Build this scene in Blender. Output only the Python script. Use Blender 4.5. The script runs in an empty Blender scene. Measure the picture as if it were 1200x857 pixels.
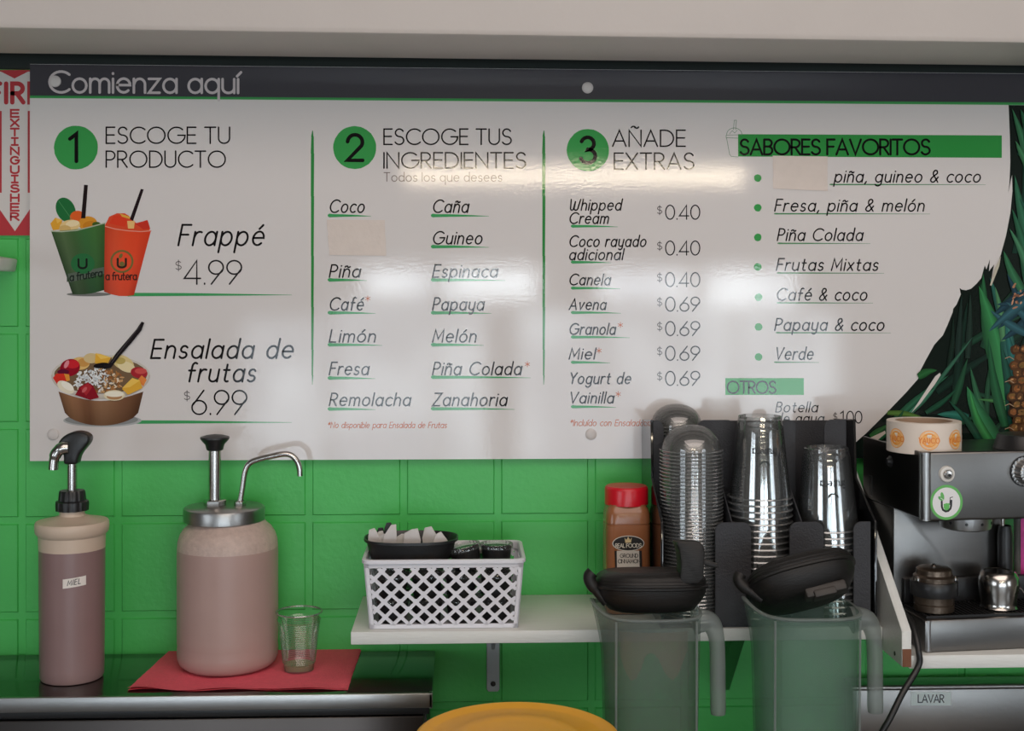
import bpy, bmesh, math, random
from mathutils import Vector, Matrix
PI = math.pi
R = math.radians
SC = bpy.context.scene
COL = SC.collection
random.seed(7)

# ------------------------------------------------------------------ camera, world, light, exposure
CAMZ, DIST, FPX, YH, YAW = 1.60, 2.08, 1500.0, 340.0, R(2.1)
cam = bpy.data.cameras.new('camera')
cam.sensor_width = 36.0
cam.lens = FPX / 1200.0 * 36.0
cam.shift_y = -(428.5 - YH) / 1200.0
cam.clip_start = 0.05
cam_ob = bpy.data.objects.new('camera', cam)
COL.objects.link(cam_ob)
cam_ob.location = (0, -DIST, CAMZ)
cam_ob.rotation_euler = (PI / 2, 0, -YAW)
SC.camera = cam_ob

SC.view_settings.view_transform = 'Standard'
SC.view_settings.look = 'None'
SC.view_settings.exposure = 0.0
SC.view_settings.gamma = 1.0
SC.view_settings.use_curve_mapping = False
SC.cycles.transparent_max_bounces = 96
SC.cycles.max_bounces = 10
SC.cycles.diffuse_bounces = 4
SC.cycles.glossy_bounces = 4
SC.cycles.sample_clamp_indirect = 6.0

world = bpy.data.worlds.new('world')
SC.world = world
world.use_nodes = True
world.node_tree.nodes['Background'].inputs[0].default_value = (0.75, 0.82, 0.9, 1)
world.node_tree.nodes['Background'].inputs[1].default_value = 0.25

def area_light(name, loc, rot, sx, sy, power, color):
    l = bpy.data.lights.new(name, 'AREA')
    l.shape = 'RECTANGLE'; l.size = sx; l.size_y = sy
    l.energy = power; l.color = color
    o = bpy.data.objects.new(name, l); COL.objects.link(o)
    o.location = loc; o.rotation_euler = rot
    return o
area_light('ceiling_panel_light', (0.55, -2.3, 2.74), (0, 0, 0), 2.6, 2.4, 48, (1.0, 0.86, 0.785))

# ------------------------------------------------------------------ pixel -> world helpers
CY, SY = math.cos(YAW), math.sin(YAW)
def U(px, py, d):
    """point seen at photo pixel (px, py) that lies d metres in front of the back wall"""
    a, b = (px - 600) / FPX, -(py - YH) / FPX
    dx, dy = a * CY + SY, -a * SY + CY
    t = (DIST - d) / dy
    return Vector((dx * t, -d, CAMZ + b * t))

# ------------------------------------------------------------------ materials
def lin(c):
    return tuple(((v / 255) / 12.92 if v / 255 <= 0.04045 else ((v / 255 + 0.055) / 1.055) ** 2.4) for v in c)

def mat(name, col, rough=0.5, metal=0.0, spec=0.5, bump=None, var=None, coat=0.0, aniso=None, sss=0.0):
    """col is linear rgb; bump=(scale, strength); var=(scale, amount) colour mottling; aniso = stretch of the noise"""
    m = bpy.data.materials.new(name); m.use_nodes = True
    nt = m.node_tree; b = nt.nodes['Principled BSDF']
    b.inputs['Base Color'].default_value = (*col, 1)
    b.inputs['Roughness'].default_value = rough
    b.inputs['Metallic'].default_value = metal
    b.inputs['Specular IOR Level'].default_value = spec
    b.inputs['Coat Weight'].default_value = coat
    b.inputs['Coat Roughness'].default_value = 0.08
    if sss:
        b.inputs['Subsurface Weight'].default_value = sss
        b.inputs['Subsurface Radius'].default_value = (0.02, 0.015, 0.012)
    tc = nt.nodes.new('ShaderNodeTexCoord')
    src = tc.outputs['Object']
    if aniso:
        mp = nt.nodes.new('ShaderNodeMapping'); mp.inputs['Scale'].default_value = aniso
        nt.links.new(src, mp.inputs['Vector']); src = mp.outputs['Vector']
    if var:
        n = nt.nodes.new('ShaderNodeTexNoise'); n.inputs['Scale'].default_value = var[0]; n.inputs['Detail'].default_value = 5
        nt.links.new(src, n.inputs['Vector'])
        mx = nt.nodes.new('ShaderNodeMix'); mx.data_type = 'RGBA'
        k = var[1]
        mx.inputs['A'].default_value = (*[c * (1 - k) for c in col], 1)
        mx.inputs['B'].default_value = (*[min(1, c * (1 + k)) for c in col], 1)
        nt.links.new(n.outputs['Fac'], mx.inputs['Factor'])
        nt.links.new(mx.outputs['Result'], b.inputs['Base Color'])
    if bump:
        n = nt.nodes.new('ShaderNodeTexNoise'); n.inputs['Scale'].default_value = bump[0]; n.inputs['Detail'].default_value = 3
        nt.links.new(src, n.inputs['Vector'])
        bp = nt.nodes.new('ShaderNodeBump'); bp.inputs['Strength'].default_value = bump[1]; bp.inputs['Distance'].default_value = 0.002
        nt.links.new(n.outputs['Fac'], bp.inputs['Height'])
        nt.links.new(bp.outputs['Normal'], b.inputs['Normal'])
    return m

def print_mat(name, rough=0.05, bump=0.024):
    """ink under a gloss film; colours come from the mesh's own colour attribute"""
    m = mat(name, (1, 1, 1), rough, spec=0.5, bump=(230, bump))
    nt = m.node_tree
    a = nt.nodes.new('ShaderNodeAttribute'); a.attribute_name = 'Col'
    nt.links.new(a.outputs['Color'], nt.nodes['Principled BSDF'].inputs['Base Color'])
    return m

def clear_mat(name, tint, gloss=0.05, rough=0.06, blend=0.25, haze=0.04):
    m = bpy.data.materials.new(name); m.use_nodes = True
    nt = m.node_tree; nt.nodes.clear()
    out = nt.nodes.new('ShaderNodeOutputMaterial')
    tr = nt.nodes.new('ShaderNodeBsdfTransparent'); tr.inputs[0].default_value = (*tint, 1)
    di = nt.nodes.new('ShaderNodeBsdfDiffuse'); di.inputs[0].default_value = (.75, .77, .78, 1)
    gl = nt.nodes.new('ShaderNodeBsdfGlossy'); gl.inputs['Roughness'].default_value = rough
    lw = nt.nodes.new('ShaderNodeLayerWeight'); lw.inputs['Blend'].default_value = blend
    ma = nt.nodes.new('ShaderNodeMath'); ma.operation = 'MULTIPLY_ADD'
    ma.inputs[1].default_value = 0.6; ma.inputs[2].default_value = gloss; ma.use_clamp = True
    nt.links.new(lw.outputs['Fresnel'], ma.inputs[0])
    m1 = nt.nodes.new('ShaderNodeMixShader'); m1.inputs[0].default_value = haze
    nt.links.new(tr.outputs[0], m1.inputs[1]); nt.links.new(di.outputs[0], m1.inputs[2])
    m2 = nt.nodes.new('ShaderNodeMixShader')
    nt.links.new(ma.outputs[0], m2.inputs[0]); nt.links.new(m1.outputs[0], m2.inputs[1]); nt.links.new(gl.outputs[0], m2.inputs[2])
    nt.links.new(m2.outputs[0], out.inputs[0])
    return m

def frosted_mat(name, col, fac, rough=0.35, mottled=0.0, tint=(.9, .95, .92)):
    """cloudy plastic: a veil of diffuse plastic over what is seen through it"""
    m = bpy.data.materials.new(name); m.use_nodes = True
    nt = m.node_tree; b = nt.nodes['Principled BSDF']; out = nt.nodes['Material Output']
    b.inputs['Base Color'].default_value = (*col, 1); b.inputs['Roughness'].default_value = rough
    tr = nt.nodes.new('ShaderNodeBsdfTransparent'); tr.inputs[0].default_value = (*tint, 1)
    mx = nt.nodes.new('ShaderNodeMixShader'); mx.inputs[0].default_value = fac
    nt.links.new(tr.outputs[0], mx.inputs[1]); nt.links.new(b.outputs[0], mx.inputs[2])
    if mottled:
        tc = nt.nodes.new('ShaderNodeTexCoord')
        n = nt.nodes.new('ShaderNodeTexNoise'); n.inputs['Scale'].default_value = 14; n.inputs['Detail'].default_value = 4
        nt.links.new(tc.outputs['Object'], n.inputs['Vector'])
        mr = nt.nodes.new('ShaderNodeMapRange')
        mr.inputs['From Min'].default_value = .35; mr.inputs['From Max'].default_value = .65
        mr.inputs['To Min'].default_value = fac - mottled; mr.inputs['To Max'].default_value = fac + mottled
        nt.links.new(n.outputs['Fac'], mr.inputs['Value']); nt.links.new(mr.outputs[0], mx.inputs[0])
    nt.links.new(mx.outputs[0], out.inputs[0])
    return m

def glow_mat(name, strength, c1, c2=None, scale=1.2):
    m = bpy.data.materials.new(name); m.use_nodes = True
    nt = m.node_tree; b = nt.nodes['Principled BSDF']
    b.inputs['Base Color'].default_value = (.1, .1, .1, 1)
    b.inputs['Emission Color'].default_value = (*c1, 1)
    b.inputs['Emission Strength'].default_value = strength
    if c2:
        tc = nt.nodes.new('ShaderNodeTexCoord')
        n = nt.nodes.new('ShaderNodeTexNoise'); n.inputs['Scale'].default_value = scale; n.inputs['Detail'].default_value = 2
        nt.links.new(tc.outputs['Object'], n.inputs['Vector'])
        rp = nt.nodes.new('ShaderNodeValToRGB')
        rp.color_ramp.elements[0].position = .42; rp.color_ramp.elements[0].color = (*c2, 1)
        rp.color_ramp.elements[1].position = .60; rp.color_ramp.elements[1].color = (*c1, 1)
        nt.links.new(n.outputs['Fac'], rp.inputs[0]); nt.links.new(rp.outputs[0], b.inputs['Emission Color'])
    return m

M = {
    'wall': mat('green gloss wall paint', (.068, .490, .100), .40, bump=(90, .25), var=(5, .12)),
    'gap_shade': mat('near-black painted gap shade', (.004, .010, .007), .7, var=(9, .2)),
    'room': mat('brown room paint', (.23, .20, .175), .8, var=(2, .05)),
    'floor': mat('grey floor tile', (.15, .14, .135), .4, var=(3, .1)),
    'beam': mat('cream painted wood', (.62, .56, .52), .45, bump=(40, .25), var=(8, .04)),
    'panel': mat('white glossy board', (.71, .675, .66), .05, bump=(230, .024)),
    'header': mat('charcoal gloss band', (.052, .050, .060), .09, bump=(230, .024)),
    'print': print_mat('printed gloss ink'),
    'matteprint': print_mat('printed label ink', .45, .02),
    'screw': mat('white screw cap', (.62, .58, .56), .35, var=(40, .05)),
    'tape': mat('cream masking tape', (.66, .57, .51), .35, bump=(120, .3), var=(60, .06)),
    'sign': mat('white sign plastic', (.62, .60, .58), .4, var=(9, .05)),
    'white_wood': mat('white painted shelf board', (.68, .69, .66), .4, bump=(60, .25), var=(20, .06), aniso=(1, 6, 6)),
    'raw_wood': mat('raw brown board end', (.17, .065, .03), .7, bump=(90, .5), var=(50, .35)),
    'bracket': mat('galvanised bracket steel', (.38, .42, .45), .45, .6, var=(30, .1)),
    'steel': mat('brushed stainless steel', (.36, .355, .35), .32, 1.0, bump=(120, .06), var=(14, .08), aniso=(1, 1, 14)),
    'steel_dark': mat('dark stainless steel', (.20, .195, .19), .34, 1.0, bump=(200, .05), var=(10, .15)),
    'steel_side': mat('darker side steel', (.13, .125, .12), .32, 1.0, bump=(200, .05), var=(10, .1)),  # darker steel tone for the espresso machine's body
    'chrome': mat('polished steel', (.50, .475, .45), .20, 1.0, var=(30, .05)),
    'counter_top': mat('dark polished counter steel', (.21, .215, .21), .13, 1.0, var=(6, .1)),
    'black': mat('black plastic', (.012, .012, .013), .38, bump=(150, .1), var=(40, .2)),
    'black_gloss': mat('glossy black acrylic', (.010, .010, .011), .07, spec=.9, var=(30, .1)),
    'black_matte': mat('textured black plastic', (.030, .031, .036), .55, bump=(420, .5), var=(60, .2)),
    'lidblack': mat('worn black rubber', (.010, .009, .0085), .50, spec=.35, bump=(110, .25), var=(35, .35), aniso=(1, 1, 5)),
    'white_plastic': mat('white basket plastic', (.70, .70, .75), .35, var=(30, .04)),
    'paper': mat('white packet paper', (.66, .62, .60), .7, bump=(90, .2), var=(60, .06)),
    'napkin': mat('red paper napkin', (.84, .115, .165), .85, bump=(420, .6), var=(120, .12)),
    'honey': mat('brown honey in frosted plastic', (.245, .155, .150), .35, var=(16, .10), sss=.0),
    'cream_plastic': mat('cream translucent plastic', (.58, .46, .36), .4, var=(20, .05)),
    'syrup': mat('pinkish brown syrup behind frosted plastic', (.40, .27, .24), .38, var=(18, .06)),
    'foam': mat('pale foamy plastic shoulder', (.50, .38, .33), .42, bump=(160, .5), var=(120, .25)),
    'clear_cup': clear_mat('clear thin cup plastic', (.95, .96, .95), .06, .05, .30, .035),
    'stack_cup': clear_mat('clear stacked cup plastic', (.96, .97, .97), .12, .07, .32, .025),
    'cup_rim': clear_mat('clear rolled rim plastic', (.88, .90, .90), .20, .08, .35, .12),
    'dome': clear_mat('clear dome lid plastic', (.955, .955, .945), .10, .09, .32, .05),
    'residue': frosted_mat('pale drink residue', (.45, .38, .22), .55, .2),
    'jar_a': frosted_mat('cloudy blender plastic', (.15, .165, .155), .27, .35, .05),
    'jar_b': frosted_mat('cloudy blender plastic with mint film', (.16, .25, .20), .30, .35, .05),
    'jar_edge': frosted_mat('cloudy blender rim plastic', (.22, .245, .235), .55, .3),
    'smear': frosted_mat('dried smoothie film', (.24, .17, .125), .42, .5, .10),
    'cinnamon': mat('ground cinnamon behind clear plastic', (.30, .115, .048), .22, spec=.6, var=(40, .10)),
    'red_cap': mat('red cap plastic', (.60, .008, .02), .28, var=(30, .05)),
    'yellow': mat('yellow tub plastic', (.72, .36, .025), .42, bump=(60, .1), var=(9, .06)),
    'roll_paper': mat('white sticker roll paper', (.72, .63, .55), .5, var=(40, .05)),
    'cardboard': mat('brown core card', (.42, .29, .2), .7, var=(40, .1)),
    'stained': mat('coffee stained metal', (.12, .090, .068), .33, .85, bump=(120, .3), var=(60, .4)),
    'pink': mat('pink packet', (.72, .06, .34), .4, var=(30, .1)),
    'green_print': mat('green packet print', (.03, .25, .06), .5, var=(60, .2)),
    'tabgrey': mat('worn grey rubber', (.035, .030, .026), .55, bump=(110, .25), var=(35, .3)),
    'panel_steel': mat('dim brown steel panel', (.055, .048, .045), .3, 1.0, var=(5, .2)),
    'cable': mat('black rubber cable', (.012, .012, .012), .4, var=(50, .2)),
    'green_wood': mat('green painted wood', (.035, .20, .05), .5, bump=(50, .2), var=(12, .1)),
    'chalk': mat('white enamel button', (.7, .68, .64), .3, var=(30, .05)),
    'window': glow_mat('daylit window glass', 14.0, (.86, .95, 1.0), (.50, .56, .62), 1.3),
    'window_low': glow_mat('daylit street through glass', 6.2, (.80, .92, 1.0), (.36, .42, .48), 1.7),
    'window_side': glow_mat('added side glow', 4.6, (.84, .93, 1.0), (.45, .5, .55), 1.1),
    'tube': glow_mat('lamp tube', 24.0, (1.0, .84, .62)),
}

# ------------------------------------------------------------------ mesh helpers
class MB:
    def __init__(s):
        s.v = []; s.f = []; s.c = []
    def add(s, vs, fs, col=None):
        n = len(s.v)
        s.v += [Vector(p) for p in vs]
        s.f += [tuple(i + n for i in f) for f in fs]
        s.c += [col] * len(fs)
        return s

WORLD = {}
def thing(name, label, cat, loc=(0, 0, 0), rotz=0.0, group=None, rot=None):
    o = bpy.data.objects.new(name, None); COL.objects.link(o)
    o.empty_display_size = .03
    o.location = loc
    o.rotation_euler = rot if rot else (0, 0, rotz)
    o['label'] = label; o['category'] = cat
    if group: o['group'] = group
    WORLD[o] = Matrix.Translation(Vector(loc)) @ o.rotation_euler.to_matrix().to_4x4()
    return o

def build(name, mb, m, parent=None, world=False, sharp=35, label=None):
    vs = mb.v
    if world and parent is not None:
        inv = WORLD[parent].inverted()
        vs = [inv @ p for p in vs]
    me = bpy.data.meshes.new(name)
    me.from_pydata([tuple(p) for p in vs], [], mb.f)
    me.materials.append(m if not isinstance(m, str) else M[m])
    if any(c is not None for c in mb.c):
        at = me.color_attributes.new('Col', 'FLOAT_COLOR', 'CORNER')
        k = 0
        for f, c in zip(mb.f, mb.c):
            for j in range(len(f)):
                cc = c[j] if isinstance(c[0], (tuple, list)) else c
                at.data[k].color = (*cc, 1); k += 1
    me.polygons.foreach_set('use_smooth', [True] * len(me.polygons))
    me.update()
    try: me.set_sharp_from_angle(angle=R(sharp))
    except Exception: pass
    o = bpy.data.objects.new(name, me); COL.objects.link(o)
    if parent is not None:
        o.parent = parent
        WORLD[o] = WORLD.get(parent)
    if label: o['label'] = label
    return o

def tag(o, label, cat, group=None):
    o['label'] = label; o['category'] = cat
    if group: o['group'] = group
    return o
def struct(name, mb, m):
    o = build(name, mb, m); o['kind'] = 'structure'; return o

def from_bm(mb, bm, mtx=None, col=None):
    if mtx is not None: bm.transform(mtx)
    bmesh.ops.recalc_face_normals(bm, faces=bm.faces)
    bm.verts.index_update()
    mb.add([v.co.copy() for v in bm.verts], [[v.index for v in f.verts] for f in bm.faces], col)
    bm.free(); return mb

def bx(mb, lo, hi, bev=0.0, seg=2, mtx=None):
    bm = bmesh.new()
    bmesh.ops.create_cube(bm, size=1)
    for v in bm.verts:
        v.co = Vector([lo[i] + (v.co[i] + .5) * (hi[i] - lo[i]) for i in range(3)])
    if bev: bmesh.ops.bevel(bm, geom=bm.edges[:], offset=bev, segments=seg, affect='EDGES', profile=.5)
    return from_bm(mb, bm, mtx)

def prism(mb, pts, fn, t0, t1, bev=0.0, seg=2, mtx=None):
    """extrude 2-D polygon pts from t0 to t1; fn(a, b, t) -> 3-D"""
    bm = bmesh.new()
    A = [bm.verts.new(fn(a, b, t0)) for a, b in pts]
    B = [bm.verts.new(fn(a, b, t1)) for a, b in pts]
    n = len(pts)
    bm.faces.new(A); bm.faces.new(B[::-1])
    for i in range(n): bm.faces.new((A[i], B[i], B[(i + 1) % n], A[(i + 1) % n]))
    bmesh.ops.recalc_face_normals(bm, faces=bm.faces)
    if bev: bmesh.ops.bevel(bm, geom=bm.edges[:], offset=bev, segments=seg, affect='EDGES', profile=.5)
    return from_bm(mb, bm, mtx)

def lathe(mb, prof, seg=40, c=(0, 0, 0), mtx=None, cap0=False, cap1=False, ringfn=None):
    vs = []; fs = []
    for r, z in prof:
        for k in range(seg):
            a = 2 * PI * k / seg
            if ringfn: x, y, zz = ringfn(r, z, a)
            else: x, y, zz = r * math.cos(a), r * math.sin(a), z
            vs.append(Vector((c[0] + x, c[1] + y, c[2] + zz)))
    for i in range(len(prof) - 1):
        for k in range(seg):
            k2 = (k + 1) % seg
            fs.append((i * seg + k, i * seg + k2, (i + 1) * seg + k2, (i + 1) * seg + k))
    if cap0: fs.append(tuple(range(seg))[::-1])
    if cap1: fs.append(tuple((len(prof) - 1) * seg + k for k in range(seg)))
    if mtx is not None: vs = [mtx @ v for v in vs]
    return mb.add(vs, fs)

def catmull(P, n=6):
    P = [Vector(p) for p in P]
    Q = [P[0] * 2 - P[1]] + P + [P[-1] * 2 - P[-2]]
    out = []
    for i in range(1, len(Q) - 2):
        a, b, c, d = Q[i - 1], Q[i], Q[i + 1], Q[i + 2]
        for k in range(n):
            t = k / n
            out.append(.5 * ((2 * b) + (c - a) * t + (2 * a - 5 * b + 4 * c - d) * t * t + (3 * b - a - 3 * c + d) * t ** 3))
    out.append(P[-1]); return out

def tube(mb, path, rad, seg=14, cap=True, flat=1.0):
    path = [Vector(p) for p in path]
    n = len(path)
    rs = rad if isinstance(rad, (list, tuple)) else [rad] * n
    if len(rs) != n: rs = [rs[0] + (rs[-1] - rs[0]) * i / (n - 1) for i in range(n)]
    T = [(path[min(i + 1, n - 1)] - path[max(i - 1, 0)]).normalized() for i in range(n)]
    ref = Vector((0, 0, 1)) if abs(T[0].z) < .9 else Vector((1, 0, 0))
    N = (ref - T[0] * ref.dot(T[0])).normalized()
    vs = []; fs = []
    for i in range(n):
        N = (N - T[i] * N.dot(T[i])).normalized()
        Bn = T[i].cross(N)
        for k in range(seg):
            a = 2 * PI * k / seg
            vs.append(path[i] + N * math.cos(a) * rs[i] + Bn * math.sin(a) * rs[i] * flat)
    for i in range(n - 1):
        for k in range(seg):
            k2 = (k + 1) % seg
            fs.append((i * seg + k, i * seg + k2, (i + 1) * seg + k2, (i + 1) * seg + k))
    if cap:
        fs.append(tuple(range(seg))[::-1]); fs.append(tuple((n - 1) * seg + k for k in range(seg)))
    return mb.add(vs, fs)

def copy_tree(o, parent=None):
    c = o.copy(); COL.objects.link(c)
    if parent is not None: c.parent = parent
    for ch in [x for x in bpy.data.objects if x.parent == o]: copy_tree(ch, c)
    return c

ONES = ['', 'first', 'second', 'third', 'fourth', 'fifth', 'sixth', 'seventh', 'eighth', 'ninth', 'tenth', 'eleventh', 'twelfth',
        'thirteenth', 'fourteenth', 'fifteenth', 'sixteenth', 'seventeenth', 'eighteenth', 'nineteenth']
TENS = {2: ('twentieth', 'twenty'), 3: ('thirtieth', 'thirty'), 4: ('fortieth', 'forty'), 5: ('fiftieth', 'fifty')}
def ordinal(n):
    if n < 20: return ONES[n]
    a, b = divmod(n, 10)
    return TENS[a][0] if b == 0 else TENS[a][1] + '-' + ONES[b]

# ------------------------------------------------------------------ monoline lettering
def arc(cx, cy, rx, ry, a0, a1, n=12):
    return [(cx + rx * math.cos(R(a0 + (a1 - a0) * i / n)), cy + ry * math.sin(R(a0 + (a1 - a0) * i / n))) for i in range(n + 1)]
X = .66
G = {
 'A': (.74, [[(0, 0), (.37, 1), (.74, 0)], [(.13, .33), (.61, .33)]]),
 'B': (.52, [[(0, 0), (0, 1)], [(0, 1)] + arc(.24, .765, .24, .235, 90, -90) + [(0, .53)], [(0, .53)] + arc(.26, .265, .26, .265, 90, -90) + [(0, 0)]]),
 'C': (.80, [arc(.48, .5, .48, .5, 45, 315, 20)]),
 'D': (.72, [[(0, 0), (0, 1)] + arc(.24, .5, .48, .5, 90, -90) + [(0, 0)]]),
 'E': (.48, [[(.48, 1), (0, 1), (0, 0), (.48, 0)], [(0, .52), (.44, .52)]]),
 'F': (.46, [[(.46, 1), (0, 1), (0, 0)], [(0, .52), (.40, .52)]]),
 'G': (.92, [arc(.48, .5, .48, .5, 45, 360, 22) + [(.56, .5)]]),
 'H': (.62, [[(0, 0), (0, 1)], [(.62, 0), (.62, 1)], [(0, .5), (.62, .5)]]),
 'I': (0, [[(0, 0), (0, 1)]]),
 'İ': (.4, [[(.2, 0), (.2, 1)], [(0, 0), (.4, 0)], [(0, 1), (.4, 1)]]),
 'K': (.55, [[(0, 0), (0, 1)], [(.52, 1), (0, .42)], [(.15, .58), (.55, 0)]]),
 'L': (.46, [[(0, 1), (0, 0), (.46, 0)]]),
 'M': (.78, [[(0, 0), (.06, 1), (.39, .25), (.72, 1), (.78, 0)]]),
 'N': (.66, [[(0, 0), (0, 1), (.66, 0), (.66, 1)]]),
 'Ñ': (.66, [[(0, 0), (0, 1), (.66, 0), (.66, 1)], [(.12, 1.17)] + arc(.24, 1.17, .1, .07, 180, 0, 6)[1:] + arc(.42, 1.2, .1, .07, 180, 360, 6)[1:]]),
 'O': (.98, [arc(.49, .5, .49, .5, 0, 360, 28)]),
 'P': (.50, [[(0, 0), (0, 1)] + arc(.22, .73, .28, .27, 90, -90) + [(0, .46)]]),
 'R': (.54, [[(0, 0), (0, 1)] + arc(.24, .74, .27, .26, 90, -90) + [(0, .48)], [(.22, .48), (.54, 0)]]),
 'S': (.54, [arc(.28, .755, .24, .245, 25, 270, 14) + arc(.27, .255, .27, .255, 90, -155, 14)[1:]]),
 'T': (.60, [[(0, 1), (.6, 1)], [(.3, 1), (.3, 0)]]),
 'U': (.62, [[(0, 1), (0, .31)] + arc(.31, .31, .31, .31, 180, 360, 14)[1:] + [(.62, 1)]]),
 'V': (.70, [[(0, 1), (.35, 0), (.70, 1)]]),
 'W': (.95, [[(0, 1), (.1, .2)] + arc(.27, .2, .17, .2, 180, 330, 6) + [(.47, .85)] + arc(.66, .2, .2, .2, 200, 340, 6) + [(.95, 1)]]),
 'X': (.62, [[(0, 1), (.62, 0)], [(.62, 1), (0, 0)]]),
 'Y': (.62, [[(0, 1), (.31, .48), (.62, 1)], [(.31, .48), (.31, 0)]]),
 'Z': (.58, [[(0, 1), (.58, 1), (0, 0), (.58, 0)]]),
 'a': (.54, [arc(.27, .33, .27, .33, 0, 360, 20), [(.54, X), (.54, 0)]]),
 'b': (.54, [arc(.27, .33, .27, .33, 0, 360, 20), [(0, 1.02), (0, 0)]]),
 'c': (.44, [arc(.29, .33, .29, .33, 50, 310, 16)]),
 'd': (.54, [arc(.27, .33, .27, .33, 0, 360, 20), [(.54, 1.05), (.54, 0)]]),
 'e': (.54, [[(.02, .36), (.54, .36)] + arc(.28, .34, .27, .33, 5, 315, 18)[1:]]),
 'f': (.36, [[(.38, .98)] + arc(.28, .82, .14, .2, 80, 180, 6) + [(.14, 0)], [(0, .60), (.34, .60)]]),
 'g': (.54, [arc(.27, .33, .27, .33, 0, 360, 20), [(.54, X), (.54, -.08)] + arc(.28, -.08, .26, .24, 0, -150, 10)[1:]]),
 'h': (.46, [[(0, 1.02), (0, 0)], [(0, .36)] + arc(.24, .40, .22, .26, 165, 0, 10) + [(.46, 0)]]),
 'i': (0, [[(0, X), (0, 0)], [(0, .90), (0, .92)]]),
 'ı': (0, [[(0, X), (0, 0)]]),
 'l': (0, [[(0, 1.03), (0, 0)]]),
 'm': (.78, [[(0, X), (0, 0)], [(0, .38)] + arc(.2, .44, .19, .22, 165, 0, 8) + [(.39, 0)], [(.39, .38)] + arc(.59, .44, .19, .22, 165, 0, 8) + [(.78, 0)]]),
 'n': (.46, [[(0, X), (0, 0)], [(0, .36)] + arc(.24, .40, .22, .26, 165, 0, 10) + [(.46, 0)]]),
 'o': (.56, [arc(.28, .33, .28, .33, 0, 360, 20)]),
 'p': (.54, [arc(.27, .33, .27, .33, 0, 360, 20), [(0, X), (0, -.34)]]),
 'q': (.54, [arc(.27, .33, .27, .33, 0, 360, 20), [(.54, X), (.54, -.36)]]),
 'r': (.30, [[(0, X), (0, 0)], [(0, .36)] + arc(.24, .42, .22, .24, 165, 65, 7)]),
 's': (.38, [arc(.20, .49, .17, .17, 30, 270, 10) + arc(.19, .165, .19, .165, 90, -150, 10)[1:]]),
 't': (.34, [[(.14, .92), (.14, .14)] + arc(.27, .14, .13, .14, 180, 300, 6)[1:], [(0, .63), (.32, .63)]]),
 'u': (.48, [[(0, X), (0, .24)] + arc(.24, .24, .24, .24, 180, 360, 10)[1:], [(.48, X), (.48, 0)]]),
 'v': (.46, [[(0, X), (.2, 0), (.46, X)]]),
 'w': (.70, [[(0, X), (.16, 0), (.35, .55), (.52, 0), (.70, X)]]),
 'x': (.44, [[(0, X), (.44, 0)], [(.44, X), (0, 0)]]),
 'y': (.48, [[(0, X), (.02, .24)] + arc(.25, .24, .23, .22, 180, 340, 8) + [(.48, X)], [(.48, X), (.46, -.05)] + arc(.26, -.08, .2, .22, 0, -140, 8)]),
 'z': (.44, [[(0, X), (.44, X), (0, 0), (.44, 0)]]),
 '0': (.60, [arc(.30, .5, .30, .5, 0, 360, 24)]),
 '1': (.24, [[(0, .82), (.24, 1), (.24, 0)]]),
 '2': (.58, [arc(.29, .71, .28, .29, 175, -30, 14) + [(0, 0), (.58, 0)]]),
 '3': (.56, [arc(.26, .755, .24, .245, 160, -90, 12) + arc(.27, .265, .28, .265, 90, -160, 14)[0:]]),
 '4': (.62, [[(.48, 0), (.48, 1), (0, .24), (.62, .24)]]),
 '6': (.56, [arc(.28, .29, .28, .29, 0, 360, 20), [(.46, 1), (.04, .40)]]),
 '9': (.56, [arc(.28, .71, .28, .29, 0, 360, 20), [(.10, 0), (.52, .60)]]),
 '.': (.04, [[(.02, .0), (.02, .03)]]),
 ',': (.08, [[(.08, .05), (.0, -.16)]]),
 '*': (.36, [[(.18, 1), (.18, .5)], [(0, .87), (.36, .63)], [(0, .63), (.36, .87)]]),
 '$': (.5, [arc(.26, .70, .22, .2, 30, 270, 10) + arc(.25, .30, .24, .2, 90, -150, 10)[1:], [(.26, 1.06), (.26, -.06)]]),
 '&': (.66, [[(.66, 0), (.16, .66)] + arc(.31, .80, .17, .2, 200, -20, 10) + [(.08, .36)] + arc(.25, .2, .22, .2, 150, 300, 8) + [(.62, .42)]]),
 ' ': (.5, []),
}
def accent(base, kind, cx):
    w, s = G[base]
    if kind == 'acute': e = [[(cx - .04, .80), (cx + .12, .99)]]
    else: e = [[(cx - .2, .83)] + arc(cx - .1, .84, .09, .06, 170, 0, 5) + arc(cx + .08, .86, .09, .06, 180, 350, 5)]
    return (w, s + e)
G['á'] = accent('a', 'acute', .27); G['é'] = accent('e', 'acute', .28); G['ó'] = accent('o', 'acute', .28)
G['í'] = accent('ı', 'acute', 0); G['ñ'] = accent('n', 'tilde', .24)

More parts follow.
